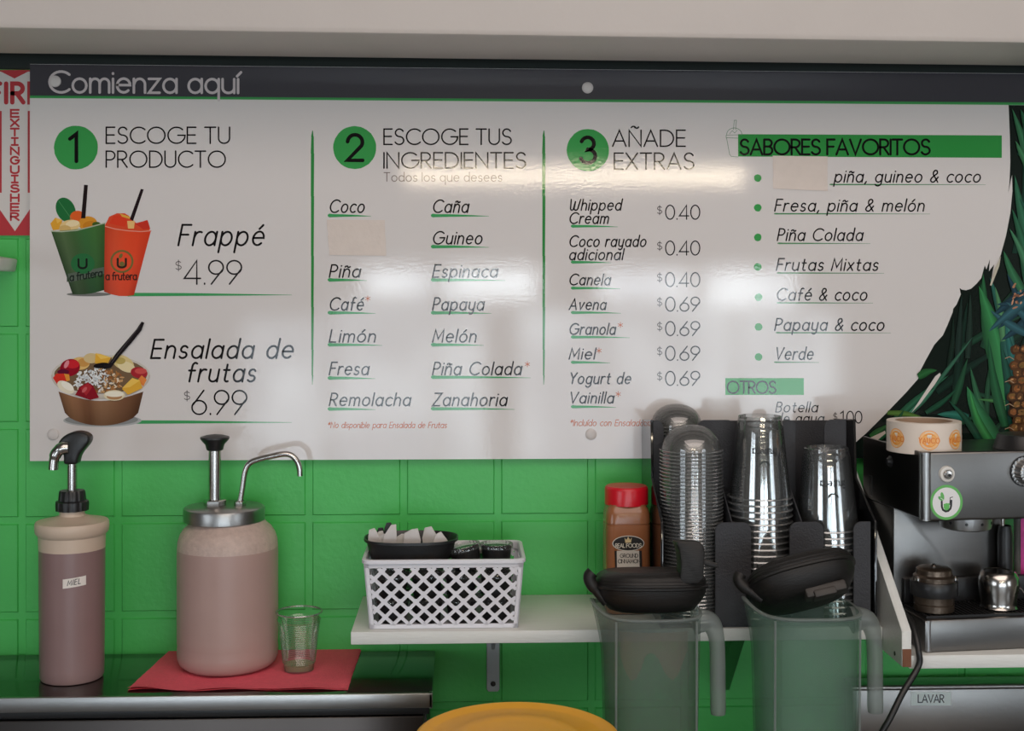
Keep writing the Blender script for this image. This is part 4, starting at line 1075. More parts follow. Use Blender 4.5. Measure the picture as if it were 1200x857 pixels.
build('wrapper', g, 'paper', ps); g = MB(); prism(g, [(-.008, .008), (.0075, .006), (.0085, .016), (-.009, .018)], lambda a, b, t: Vector((a, t, b)), -.0026, -.0021); build('printed_panel', g, 'green_print', ps)

# ================================================================== CINNAMON JAR
dn = .105; pxn = 734
c = U(pxn, 714, dn); sp = (DIST - dn) / FPX
CJ = thing('spice_jar', 'square clear jar of ground cinnamon with a red cap beside the cup organizer', 'jar', (c.x, c.y, ZS + .0003))
nz = lambda py: U(pxn, py, dn).z - ZS
W_ = 26.2 * sp
def sq(e):
    def f_(r, z, a):
        c_, s_ = math.cos(a), math.sin(a); k = (abs(c_) ** e + abs(s_) ** e) ** (-1 / e); return r * k * c_, r * k * s_, z
    return f_
g = MB(); lathe(g, [(.0005, 0), (W_ - .004, 0), (W_ - .001, .002), (W_, .006), (W_, nz(612.3)), (W_ - .0012, nz(611.8)), (W_ - .0012, nz(610.5)), (W_, nz(610)), (W_ - .0006, nz(600)), (W_ - .003, nz(594)), (W_ - .0055, nz(591.5)), (W_ - .006, nz(589))], 72, ringfn=sq(5))
build('jar_body', g, 'cinnamon', CJ)
g = MB(); rc = 25.5 * sp; lathe(g, [(rc - .003, nz(591)), (rc, nz(590.5)), (rc, nz(573)), (rc - .001, nz(570.5)), (rc - .003, nz(569.3)), (.0004, nz(568.8))], 56); build('cap', g, 'red_cap', CJ, label='red screw cap')
fl = lambda u, v, lift: Vector((u, -(W_ + lift), -v))
d = Decal(lambda u, v, lift: Vector((u, -(W_ + .0004 + lift), nz(634.5) - v)), step=4e-5)
k = sp
cxl = -1 * k
d.poly([(cxl - 16 * k, 6 * k), (cxl + 15.5 * k, 6 * k), (cxl + 17 * k, 60 * k), (cxl - 14 * k, 60 * k)], (24, 22, 24))
d.poly([(cxl - 13.5 * k, 6 * k), (cxl + 12.5 * k, 6 * k), (cxl + 14 * k, 60 * k), (cxl - 12.5 * k, 60 * k)], (202, 196, 186))
d.ell(cxl, -2.5 * k, 18.6 * k, 9 * k, (206, 200, 190)); d.ell(cxl, -2.5 * k, 17.6 * k, 8.1 * k, (20, 19, 21))
d.poly([(cxl - 4.4 * k, -9 * k), (cxl - 2.3 * k, -6.5 * k), (cxl - .2 * k, -10.4 * k), (cxl + 1.9 * k, -6.5 * k), (cxl + 4 * k, -9.4 * k), (cxl + 3 * k, -3.4 * k), (cxl - 3.5 * k, -3.2 * k)], (206, 186, 140))
d.text('REAL FOODS', cxl - 15 * k, cxl + 15 * k, 2.2 * k, 4.4 * k, .8 * k, (206, 200, 186))
d.text('GROUND', cxl - 9.5 * k, cxl + 11 * k, 13.8 * k, 4.2 * k, .75 * k, (70, 66, 64)); d.text('CINNAMON', cxl - 12 * k, cxl + 13.5 * k, 20.2 * k, 4.2 * k, .75 * k, (70, 66, 64))
build('front_label', d, 'matteprint', CJ, label='black oval and white label with lettering')

# ================================================================== CUP ORGANIZER
XD = [U(p, 600, .164).x for p in (769.5, 850.5, 930.5, 1013)]
OX0, OX1 = XD[0] - .002, XD[3] + .002
zo = lambda py, dd: U(880, py, dd).z
zU, zM0, zM1 = zo(493, .13), zo(561, .13), zo(611, .212)
OR_ = thing('cup_organizer', 'black tiered cup and lid organizer on the white shelf', 'organizer', ((OX0 + OX1) / 2, -.12, ZS))
sidep = [(-.0165, ZS + .0004), (-.2175, ZS + .0004), (-.2175, zM1), (-.121, zM0), (-.114, zU), (-.0165, zU - .009)]
side3 = lambda a, b, t: Vector((t, a, b))
for k, x in enumerate((OX0, OX1 - .004)):
    g = MB(); prism(g, sidep, side3, x, x + .004, .0006, 1); build('side_panel', g, 'black_gloss', OR_, True, label='glossy black side')
for k in (1, 2):
    g = MB(); prism(g, [(-.0205, ZS + .004), (-.212, ZS + .004), (-.212, zM1 - .004), (-.117, zM0), (-.109, zU - .002), (-.0205, zU - .012)], side3, XD[k] - .001, XD[k] + .001, .0004, 1)
    build('divider', g, 'black_matte', OR_, True)
g = MB(); bx(g, (OX0 + .004, -.0195, ZS + .0004), (OX1 - .004, -.0165, zU - .0115), .0004, 1); build('back_panel', g, 'black_matte', OR_, True)
g = MB(); bx(g, (OX0 + .004, -.2135, ZS + .0004), (OX1 - .004, -.0195, ZS + .004), .0004, 1); build('floor_panel', g, 'black_matte', OR_, True)
ZUF = zM0 - .055
g = MB(); bx(g, (OX0 + .004, -.1065, ZUF), (OX1 - .004, -.0195, ZUF + .003), .0004, 1); build('upper_floor', g, 'black_matte', OR_, True)
def lip(xa, xb, y, zb0, zb1, rl, rr_):
    """front lip with rounded upper corners on the slot side"""
    pts = [(xa, zb0), (xb, zb0)]
    r = .012
    pts += ([(xb, zb1 - r)] + [(xb - r + r * math.cos(R(a)), zb1 - r + r * math.sin(R(a))) for a in (20, 40, 60, 80)] + [(xb - r, zb1)]) if rr_ else [(xb, zb1)]
    pts += ([(xa + r, zb1)] + [(xa + r + r * math.cos(R(a)), zb1 - r + r * math.sin(R(a))) for a in (100, 120, 140, 160)] + [(xa, zb1 - r)]) if rl else [(xa, zb1)]
    g = MB(); prism(g, pts, lambda a, b, t: Vector((a, t, b)), y, y + .003, .0005, 1)
    build('front_lip', g, 'black_matte', OR_, True)
for pa, pb, ra, rb in ((758, 778, False, True), (817, 862, True, True), (914, 933, True, True), (966, 992, True, False)):
    lip(max(OX0 + .004, U(pa, 520, .113).x), min(OX1 - .004, U(pb, 520, .113).x), -.1118, ZUF + .003, zU - .001, ra, rb)
for pa, pb, ra, rb in ((838, 880, True, True), (925, 965, True, True), (1000, 1020, True, False)):
    lip(U(pa, 660, .215).x, min(OX1 - .004, U(pb, 660, .215).x), -.2165, ZS + .004, zM1 - .001, ra, rb)

# ---- stacks of domed lids: each lid an object of its own
def dome_lid(label, loc, rot):
    t = thing('dome_lid', label, 'lid', loc, rot=rot)
    g = MB()
    def fac(r, z, a): return r * math.cos(a), r * math.sin(a), z
    lathe(g, [(.0440, .0023), (.0437, .0060), (.0424, .0120), (.0396, .0188), (.0346, .0258), (.0275, .0318), (.0190, .0358), (.0100, .0379), (.0004, .0384)], 40, ringfn=fac)
    build('lid_shell', g, 'dome', t)
    g = MB(); lathe(g, [(.0440, .0023), (.0442, .0002), (.0474, -.0004), (.0482, .0008), (.0474, .0020), (.0440, .0023)], 40); build('rim', g, 'cup_rim', t); return t
def stack(make, base, n, step, tilt, name, bow=0.0):
    """make(label, loc, rot): the first is built, the rest copied; counted from the top down"""
    first = None; rot = (0, tilt, 0)
    up = Vector((math.sin(tilt), 0, math.cos(tilt)))
    for i in range(n):
        k = n - i                                     # k-th from the top
        loc = base + up * (step * i) + Vector((bow * math.sin(PI * i / n), 0, 0))
        lab = name % ('topmost' if k == 1 else ordinal(k) + '-from-top')
        if first is None: first = make(lab, loc, rot); o = first
        else:
            o = copy_tree(first); o.location = loc; o['label'] = lab
        o.rotation_euler = (0, tilt + random.uniform(-.0008, .0008), random.uniform(0, 2) if name.count('lid') else 0)
    return o
zl = ZS + .005
xl0 = (XD[0] + XD[1]) / 2
topz = U(811, 494, .165).z
n_l = int((topz - .0384 - zl) / .0053)
def mk_front(label, loc, rot):
    t = dome_lid(label, loc, rot); t['group'] = 'clear dome lids in the front stack'; return t
last = stack(mk_front, Vector((xl0, -.1638, zl + .0005)), n_l, .0053, 0.0, '%s clear dome lid in the front lid stack of the organizer')
xb = OX0 + .004 + .0446; tz = U(791, 473.5, .064).z
n_b = int((tz - .0384 - ZUF - .004) / .0053)
def mk_back(label, loc, rot):
    t = dome_lid(label, loc, rot); t['group'] = 'clear dome lids in the back stack'; t.scale = (.9, .9, .9); return t
stack(mk_back, Vector((xb, -.0642, tz - .0346 - (n_b - 1) * .0053)), n_b, .0053, 0.0, '%s clear dome lid in the rear lid stack of the organizer')

# ---- stacks of clear cups, upside down
CH = .122
def clear_cup(label, loc, rot, rt, rr0, printed):
    t = thing('plastic_cup', label, 'cup', loc, rot=rot)
    g = MB(); lathe(g, [(rr0 - .0013, .0028), (rr0 - .0004, .0), (rr0 + .0010, .0), (rr0 + .0020, .0012), (rr0 + .0010, .0028), (rr0 - .0013, .0028)], 44); build('rim', g, 'cup_rim', t)
    g = MB(); pr = [(rr0 - .0013, .0028)]
    for i in range(9): pr.append((lerp(rr0 - .0016, rt + .0008, i / 8), lerp(.006, CH - .012, i / 8)))
    pr += [(rt + .0002, CH - .010), (rt - .0006, CH - .004), (rt - .0012, CH), (rt - .003, CH + .0004), (rt - .0038, CH - .004), (.0004, CH - .005)]
    lathe(g, pr, 44); build('cup_shell', g, 'stack_cup', t)
    return t
def cup_print_part(t, rt, rr0):
    def fn(u, v, lift):
        r = lerp(rr0, rt, (CH * .55 - v) / CH) + .0005 + lift; a = u / .04
        return Vector((r * math.sin(a), -r * math.cos(a), CH * .55 - v))
    d = Decal(fn, step=2e-5)
    # printed lettering stands upside down because the cup does
    f2 = Decal(lambda u, v, lift: fn(-u, -v, lift), step=2e-5)
    f2.text('frutera', -.018, .020, .010, .011, .0013, (30, 32, 34))
    f2.stroke(arc(.002, -.016, .007, .007, 20, 160, 8), .0022, (30, 40, 34))
    build('printed_logo', f2, 'matteprint', t, label='dark printed lettering')
xc = (XD[1] + XD[2]) / 2; tzc = U(891, 487.5, .165).z
def mkA(label, loc, rot):
    t = clear_cup(label, loc, rot, .0335, .0472, True); t['group'] = 'clear cups in the left cup stack'; return t
nA = int((tzc - CH - zl) / .0092) + 1
topA = stack(mkA, Vector((xc, -.1640, tzc - CH - (nA - 1) * .0092)), nA, 0.0092, 0.0, '%s clear cup in the taller left cup stack')
cup_print_part(topA, .0335, .0472)
xd = (XD[2] + XD[3]) / 2; tzd = U(964, 521, .165).z
def mkB(label, loc, rot):
    t = clear_cup(label, loc, rot, .0345, .0472, True); t['group'] = 'clear cups in the right cup stack'; return t
nB = int((tzd - CH - zl) / .0092) + 1
topB = stack(mkB, Vector((xd + .0006, -.1640, zl + .002)), nB, .0092, -.022, '%s clear cup in the shorter right cup stack')
cup_print_part(topB, .0345, .0472)

# ================================================================== WORKTOP, TUB, BLENDER JARS (their feet are below the frame)
ZW = CAMZ - .735
g = MB(); bx(g, (-.045, -.80, 0), (1.45, -.010, ZW - .03), .002); bx(g, (-.045, -.82, ZW - .03), (1.45, -.006, ZW), .003)
o = build('worktop', g, 'steel_dark'); tag(o, 'steel worktop below the frame carrying the blender jars and yellow tub', 'counter')
# yellow tub
dy = .50; c = U(606, 861, dy)
YT = thing('yellow_tub', 'round yellow plastic tub with its lid on, at the bottom edge', 'tub', (c.x, c.y, ZW))
RY_ = 120.5 * (DIST - dy) / FPX; zy = c.z - ZW
g = MB(); lathe(g, [(.0005, .0), (RY_ - .025, 0), (RY_ - .020, .004), (RY_ - .008, zy - .02), (RY_ - .009, zy - .016)], 72); build('tub_body', g, 'yellow', YT)
g = MB(); lathe(g, [(RY_ - .003, zy - .022), (RY_, zy - .020), (RY_, zy - .006), (RY_ - .001, zy - .001), (RY_ - .005, zy + .001), (RY_ - .011, zy), (RY_ - .0145, zy - .003), (RY_ - .02, zy - .004), (RY_ * .62, zy - .0015), (RY_ * .58, zy + .0005), (RY_ * .50, zy - .0015), (RY_ * .45, zy - .003), (.0005, zy - .003)], 96)
build('lid', g, 'yellow', YT, label='yellow lid with a round inner ridge')

def pitcher(label, pxl, pxr, pyt, dd, mbody, smear):
    """cloudy blender jar: rounded square body, spout left, hollow open-ended handle right"""
    sp = (DIST - dd) / FPX; cxp = (pxl + pxr) / 2
    c = U(cxp, pyt, dd)
    t = thing('blender_jar', label, 'blender jar', (c.x, c.y, ZW))
    hh = c.z - ZW; W = (pxr - pxl) / 2 * sp
    def ring(r, z, a):
        e = 3.2; c_, s_ = math.cos(a), math.sin(a); k = (abs(c_) ** e + abs(s_) ** e) ** (-1 / e)
        x, y = r * k * c_, r * k * s_ * .95
        up = max(0, (z / hh - .78) / .22)
        if c_ < 0: x -= .014 * up ** 1.5 * max(0, -c_) ** 6
        zz = z + .013 * up ** 2 * max(0, -c_) ** 8
        return x, y, zz
    g = MB(); N_ = 22
    outer = [(lerp(W * .90, W, i / N_), .004 + (hh - .004) * i / N_) for i in range(N_ + 1)]
    lathe(g, [(.001, 0), (W * .86, 0)] + outer, 72, ringfn=ring)
    build('jar_wall', g, mbody, t)
    g = MB(); lathe(g, [(W + .0001, hh - .003), (W + .0016, hh - .001), (W + .0016, hh + .0008), (W + .0004, hh + .0016), (W - .0032, hh + .0014)], 72, ringfn=ring); build('rim', g, 'jar_edge', t, label='cloudy rim')
    g = MB(); lathe(g, [(W - .0032, hh + .0013)] + [(a - .0032, z) for a, z in outer[::-1]][:16], 72, ringfn=ring); build('inner_wall', g, mbody, t)
    # handle: bridge and hanging grip swept with a rounded channel section
    g = MB(); k = lambda px, py: Vector(((px - cxp) * sp, 0, U(cxp, py, dd).z - ZW))
    o_ = pxr - 819
    path = catmull([k(813 + o_, pyt + 15), k(823 + o_, pyt + 14), k(833 + o_, pyt + 17), k(839 + o_, pyt + 28), k(841.5 + o_, pyt + 48), k(842 + o_, pyt + 85), k(842.5 + o_, pyt + 124)], 6)
    n = len(path); rs = [lerp(.0185, .0108, min(1, i / (n * .55))) for i in range(n)]
    rs[-1] *= .93
    tube(g, path, rs, 20, True, .95)
    build('handle', g, 'jar_edge', t, label='cloudy open-ended handle')
    # raised rib where the spout panel meets the body
    g = MB(); fx = -W * .80
    tube(g, [Vector((fx, -W * .86, .02)), Vector((fx, -W * .90, hh * .6)), Vector((fx, -W * .93, hh - .002))], .0016, 8); tube(g, [Vector((W * .80, -W * .86, .02)), Vector((W * .80, -W * .90, hh * .6)), Vector((W * .80, -W * .93, hh - .002))], .0016, 8)
    build('corner_rib', g, 'jar_edge', t)
    if smear:
        g = MB(); r_ = W * .955
        pts = []
        tops = [(-.62, hh * .93), (-.62, hh * .62)]
        up = [(u / 14 * 1.18 - .62) for u in range(15)]
        low = [.80, .735, .70, .705, .75, .81, .825, .82, .79, .745, .715, .70, .725, .78, .83]
        vs = []
        for u, l in zip(up, low):
            for q in range(6):
                z = lerp(hh * (l + .03), hh * .945, q / 5); rr_ = lerp(W * .90, W, z / hh) * .952
                x, y, z2 = ring(rr_, z, -PI / 2 + u * 1.15)
                vs.append((x, y, z2))
        g.add(vs, [(i * 6 + j, (i + 1) * 6 + j, (i + 1) * 6 + j + 1, i * 6 + j + 1) for i in range(14) for j in range(5)])
        build('smoothie_film', g, 'smear', t, label='brownish dried smoothie film with a drippy edge')
    return t, Vector((c.x, c.y, c.z)), W
JA, ca, WA = pitcher('cloudy blender jar with a flat-lying black lid, next to the yellow tub', 704, 819, 714, .335, 'jar_a', True)
JB, cb, WB = pitcher('mint-tinted cloudy blender jar with a tilted black lid, below the cup stacks', 882, 1004, 712, .335, 'jar_b', False)

def blender_lid(jar, label, loc, rot, plug):
    g = MB(); e = sq(2.7)
    lathe(g, [(.0005, .0), (.050, 0), (.058, .003), (.068, .016), (.0735, .028), (.0748, .036), (.0775, .0375), (.0780, .041), (.0755, .0425), (.0752, .045), (.0757, .046), (.0745, .050), (.0748, .051), (.0728, .055), (.0725, .056), (.068, .0605), (.060, .064), (.058, .0632), (.040, .0655), (.0005, .066)], 72, ringfn=lambda r, z, a: (e(r, z, a)[0], e(r, z, a)[1] * .93, z * .84))
    t = build('lid', g, 'lidblack', jar, label=label); t.location = loc; t.rotation_euler = rot.to_euler()
    g = MB()
    if not plug:
        prism(g, [(.030, .040), (.056, .040), (.0625, .046), (.0655, .080), (.064, .090), (.058, .0955), (.030, .0965), (.027, .093), (.031, .085), (.033, .066)] , lambda a, b, q: Vector((a, q, b)), -.066, -.028, .003, 2)
        prism(g, [(.058, .074), (.083, .066), (.085, .061), (.080, .060), (.058, .066)], lambda a, b, q: Vector((a, q, b)), -.062, -.035, .0015, 2)
        build('lid_latch', g, 'lidblack', t, label='raised latch block')
    g = MB()
    tube(g, catmull([(-.062, -.02, .012), (-.074, -.02, .026), (-.083, -.02, .038), (-.0855, -.02, .047), (-.081, -.02, .053)], 4), [.007] * 6 + [.0085] * 11, 12); build('side_hook', g, 'lidblack', t, label='hooked tab')
    if plug:
        g = MB(); bx(g, (-.010, -.056, -.008), (.046, -.030, .006), .003); bx(g, (.000, -.060, -.011), (.030, -.034, -.001), .002); build('plug_tab', g, 'tabgrey', t, label='grey worn tab under the lid')
    return t
blender_lid(JA, 'black worn lid lying flat with a raised latch', (.0015, .004, ca.z - ZW - .002), Matrix.Rotation(R(-8), 3, 'X'), False)
blender_lid(JB, 'black worn lid tilted sideways', (.006, .006, cb.z - ZW + .006), Matrix.Rotation(R(-13), 3, 'Y') @ Matrix.Rotation(R(-30), 3, 'X'), True)

# ================================================================== ESPRESSO SHELF (gable and plank)
ZP = U(1081, 766, .282).z
GX0 = U(1057, 760, .30).x; GX1 = GX0 + .0135
ES = thing('espresso_shelf', 'lower white shelf with slanted side board under the espresso machine', 'shelf', (.9, -.15, ZP))
g = MB(); bx(g, (GX1, -.292, ZP - .019), (1.45, -.004, ZP), .0015); build('shelf_board', g, 'white_wood', ES, True)
gz = lambda py, dd: U(1057, py, dd).z
prof = [(-.0175, gz(782, .30)), (-.300, gz(782, .30)), (-.300, gz(740, .30)), (-.0175, gz(740, .30) + .215)]
g = MB(); prism(g, prof, side3, GX0, GX1, .0008, 1); gb = build('slanted_side_board', g, 'white_wood', ES, True)
g = MB(); bx(g, (GX0 + .0006, -.3014, gz(782, .30) + .0003), (GX1 - .0006, -.2995, gz(761, .30)), .0002, 1); build('raw_edge', g, 'raw_wood', gb, True, label='bare brown board end')
g = MB(); s0 = U(1045, 766, .27); lathe(g, [(.0032, 0), (.0032, .0006), (.0003, .0008)], 14, mtx=Matrix.Translation((GX0, s0.y, s0.z)) @ Matrix.Rotation(-PI / 2, 4, 'Y')); build('screw', g, 'black', gb, True)

# ================================================================== ESPRESSO MACHINE
TH = R(6)
c0 = U(1081, 766, .282)
EM = thing('espresso_machine', 'stainless steel espresso machine with a round green logo sticker', 'coffee machine', (c0.x, c0.y, ZP + .0006), TH)
s_ = 1.20e-3
WM = .36
z_pt, z_pb = .2855, .1870
g = MB(); bx(g, (0, 0, z_pb), (WM, .006, z_pt), .004, 3)
build('front_panel', g, 'steel_dark', EM)
g = MB(); bx(g, (0, .006, z_pb + .002), (WM, .205, z_pt - .008), .002, 1); bx(g, (0, .006, z_pb + .004), (.003, .205, z_pt), .0008, 1); build('upper_body', g, 'steel_side', EM, label='dark steel upper body')
g = MB(); lathe(g, [(.0088, .0), (.0088, z_pt - z_pb - .001)], 20, c=(.0078, .0074, z_pb + .0005), cap0=True, cap1=True); build('corner_trim', g, 'steel', EM, label='bright rounded corner edge')
g = MB(); bx(g, (.002, .10, .0), (.178, .205, z_pb + .003), .002, 1); build('lower_body', g, 'steel_side', EM)
g = MB(); prism(g, [(.000, .01), (.174, .01), (.174, z_pb + .001), (.026, z_pb + .001), (.008, z_pb + .008), (.0005, z_pb + .004)], lambda a, b, q: Vector((a, q, b)), .094, .099, .0012, 2); build('splash_plate', g, 'steel_dark', EM)
g = MB(); bx(g, (.004, .0, .0), (WM, .093, .046), .003, 2); dt = build('drip_tray', g, 'steel_dark', EM)
g = MB(); lathe(g, [(.0065, .001), (.0065, .045)], 18, c=(.0105, .0060, 0)); build('corner_trim', g, 'steel', EM, label='bright rounded corner edge')
g = MB(); bx(g, (.010, .008, .0462), (WM - .01, .088, .0470), .0002, 1)
build('tray_bed', g, 'black', dt)
g = MB()
for i in range(48): bx(g, (.012 + i * .007, .009, .047), (.0148 + i * .007, .087, .0495), .0004, 1)
bx(g, (.010, .008, .047), (WM - .01, .0095, .0497)); bx(g, (.010, .0865, .047), (WM - .01, .088, .0497)); build('grate', g, 'black', dt, label='black slotted grate')
g = MB(); bx(g, (.012, .084, .0496), (WM, .094, .086), .002, 2); build('rear_guard', g, 'black', EM)
gx = .090
g = MB(); lathe(g, [(.0002, z_pb + .002), (.0375, z_pb + .002), (.0375, z_pb - .010), (.036, z_pb - .0185), (.031, z_pb - .0205), (.030, z_pb - .015), (.0002, z_pb - .015)], 48, c=(gx, .048, 0)); gh = build('group_head', g, 'steel', EM, label='round steel group head')
g = MB()
for a in (-150, -115, -80, -45): lathe(g, [(.0022, 0), (.0022, .0008), (.0002, .0009)], 10, mtx=Matrix.Translation((gx + .0373 * math.cos(R(a)), .048 + .0373 * math.sin(R(a)), z_pb - .009)) @ Matrix.Rotation(R(a), 4, 'Z') @ Matrix.Rotation(PI / 2, 4, 'Y'))
build('bolt_holes', g, 'black', gh)
ry = Matrix.Rotation(PI / 2, 4, 'X')
def disc_stack(name, prof, x, z, m, lab=None, seg=32, rf=None, parent=EM):
    g = MB(); lathe(g, prof, seg, mtx=Matrix.Translation((x, .0, z)) @ ry, ringfn=rf); return build(name, g, m, parent, label=lab)
bxm, bzm = .036, z_pt - .0315
b1 = disc_stack('power_button', [(.0118, 0), (.0118, .002), (.0105, .0042), (.0078, .0045), (.0072, .003), (.0002, .003)], bxm, bzm, 'chalk', 'white ringed push button')
disc_stack('button_core', [(.0062, .003), (.0062, .0065), (.0052, .0075), (.0002, .0078)], bxm, bzm, 'chrome', parent=b1); disc_stack('button_keyhole', [(.0022, .0078), (.0022, .0083), (.0002, .0084)], bxm + .001, bzm - .0008, 'black', parent=b1)
def kn(r, z, a): q = r * (1 + (.03 * (1 if math.sin(a * 22) > 0 else -1) if r > .013 else 0)); return q * math.cos(a), q * math.sin(a), z
k1 = disc_stack('steam_knob', [(.0205, 0), (.0205, .002), (.0175, .0025), (.0168, .012), (.0158, .0175), (.0145, .018), (.0002, .0185)], .1555, z_pt - .030, 'steel', 'knurled steel knob', 132, kn)
disc_stack('knob_face', [(.0115, .0183), (.0115, .0198), (.0002, .0202)], .1555, z_pt - .030, 'chalk', parent=k1)
disc_stack('knob_ring', [(.0225, 0), (.0225, .0012), (.0205, .0012)], .1555, z_pt - .030, 'black', parent=k1)
# logo sticker
sxm, szm, k = .036, z_pb + .0265, 1.19e-3
d = Decal(lambda u, v, lift: Vector((sxm + u * k, -.0003 - lift, szm - v * k)), step=4e-5)
d.ell(0, 0, 20.8, 21, (98, 178, 92), n=48); d.ell(0, 0, 17.6, 17.8, (226, 226, 226), n=48)
d.stroke([(-6.5, -1), (-6.3, 5)] + arc(0, 5.5, 6.3, 6, 180, 0, 12) + [(6.4, -1)], 2.4, (24, 24, 26)) if False else None
d.stroke([(-6, -1.2), (-5.8, 5), (-4.4, 8.8), (-1, 10.8), (2.4, 10.2), (5.2, 7.4), (6, 4), (6.2, -2)], 2.5, (24, 24, 26))
d.stroke([(4.2, 3), (4.8, -5.5), (8, -6.2)], .9, (24, 24, 26))
d.ell(.2, 5.2, 3.7, 4.3, (98, 184, 92)); d.poly([(-3.6, 1.8), (3.9, 1), (3.8, 5), (-3.4, 5)], (98, 184, 92))
d.ell(-5.2, -7.4, 2.2, 5, (98, 178, 92), rot=-12); d.ell(-7.6, -4.8, 1.8, 3.6, (84, 166, 82), rot=-50); d.stroke([(-7.5, -5.5), (-4, -3.2)], .6, (226, 226, 226))
build('logo_sticker', d, 'matteprint', EM, label='round white and green logo sticker')
# small screw knob and slot on the left side
g = MB(); lathe(g, [(.009, 0), (.009, .001), (.006, .0035), (.0045, .006), (.0002, .0065)], 20, mtx=Matrix.Translation((.0, .105, z_pt - .027)) @ Matrix.Rotation(-PI / 2, 4, 'Y')); build('side_screw', g, 'black', EM, label='small black side knob')
g = MB(); bx(g, (-.0006, .170, z_pb + .010), (.0002, .180, z_pb + .040)); build('side_slot', g, 'black', EM)
# steam wand at the right
g = MB(); tube(g, catmull([(.166, .080, z_pb + .002), (.166, .080, z_pb - .02), (.168, .081, z_pb - .05), (.171, .081, z_pb - .10)], 5), .0035, 14); sw = build('steam_wand', g, 'chrome', EM)
g = MB(); lathe(g, [(.0105, .086), (.011, .09), (.011, .148), (.009, .160), (.0092, .162), (.006, .163)], 24, c=(.171, .0815, 0), cap0=True); build('wand_grip', g, 'black', sw, label='black grip sleeve')

# sticker roll on the machine
k = 1.2e-3
rp = WORLD[EM] @ Vector((.0340, .066, 0))
SR = thing('sticker_roll', 'roll of white stickers with orange YAUCO badges on the espresso machine', 'sticker roll', (rp.x, rp.y, ZP + z_pt - .006), R(2))
rro, hro = .0530, .0450
g = MB(); lathe(g, [(rro - .012, 0), (rro - .0005, 0), (rro, .0005), (rro, hro - .0005), (rro - .0005, hro), (rro - .012, hro), (rro - .012, 0)], 64); build('paper_coil', g, 'roll_paper', SR)
g = MB(); lathe(g, [(rro - .0145, .0002), (rro - .0121, .0002), (rro - .0121, hro - .0003), (rro - .0145, hro - .0003), (rro - .0145, .0002)], 48); build('card_core', g, 'cardboard', SR)
RL_ = lambda u, v, lift: Vector(((rro + .0002 + lift) * math.sin(u), -(rro + .0002 + lift) * math.cos(u), hro * .5 - .001 - v))
OR2 = (232, 150, 52)
for a in (-1.19, -.235, .60, 1.42):
    d = Decal(RL_, step=3e-5); q = .0142; ru = q / rro
    E = lambda r, b0, b1, n=24: [(a + r * ru * math.cos(R(x)), r * q * math.sin(R(x))) for x in [lerp(b0, b1, i / n) for i in range(n + 1)]]
    d.poly(E(1, 0, 360, 36)[:-1], OR2); d.poly(E(.945, 0, 360, 36)[:-1], (240, 190, 130)); d.poly(E(.76, 0, 360, 36)[:-1], (240, 176, 96))
    d.poly(E(.68, 200, 340), OR2); d.poly(E(.68, 22, 158), OR2)
    d.poly([(a - 1.06 * ru, -.30 * q), (a + 1.06 * ru, -.30 * q), (a + 1.06 * ru, .36 * q), (a - 1.06 * ru, .36 * q)], (230, 210, 186))
    d.poly([(a - .2 * ru, -.56 * q), (a + .22 * ru, -.56 * q), (a + .22 * ru, -.42 * q), (a - .2 * ru, -.42 * q)], (236, 224, 206))
    d.next()
    t_ = Decal(lambda u, v, lift: Vector(((rro + .0007 + lift) * math.sin(a + u / rro), -(rro + .0007 + lift) * math.cos(a + u / rro), hro * .5 - .001 - v)))
    t_.text('YAUCO', -1.0 * q, 1.0 * q, .28 * q, .50 * q, .095 * q, (226, 132, 52), gap=.3); d.add(t_.v, t_.f, lin((226, 132, 52)))
    build('sticker_badge', d, 'matteprint', SR, label='round orange badge reading YAUCO')
# black cup upside down on the machine
bp = WORLD[EM] @ Vector((.198, .075, 0))
g = MB(); lathe(g, [(.0450, .0), (.0450, .002), (.0440, .003), (.0385, .020), (.0370, .0225), (.0350, .023), (.0002, .023)], 40)
BC = thing('black_cup', 'black tapered cup upside down on the espresso machine at the right edge', 'cup', (bp.x, bp.y, ZP + z_pt - .0075)); build('cup_body', g, 'black', BC)
# portafilter basket head resting on the grate
pp = WORLD[EM] @ Vector((.0375, .041, 0)); zg = ZP + .0506
PF = thing('portafilter_head', 'stained metal filter holder with a black band on the drip tray', 'portafilter', (pp.x, pp.y, zg))
g = MB(); lathe(g, [(.0004, 0), (.0275, 0), (.0285, .001), (.0285, .010), (.0275, .011), (.0285, .012), (.0285, .021), (.029, .024)], 44); build('filter_cup', g, 'stained', PF)
g = MB(); lathe(g, [(.029, .022), (.0325, .0225), (.0335, .024), (.0335, .042), (.0325, .0435), (.028, .044)], 44); build('black_band', g, 'black', PF)
g = MB(); lathe(g, [(.0295, .0435), (.0295, .050), (.027, .052), (.0255, .053), (.025, .060), (.022, .0625), (.012, .0635), (.0003, .064)], 44); build('metal_cap', g, 'stained', PF)
g = MB()
for a in (-160, -20, 60, 120): lathe(g, [(.0045, 0), (.0045, .003), (.002, .006), (.0002, .0063)], 14, c=(.029 * math.cos(R(a)), .029 * math.sin(R(a)), .0455))
lathe(g, [(.003, .063), (.0035, .066), (.0002, .068)], 12); build('rivets', g, 'chrome', PF)
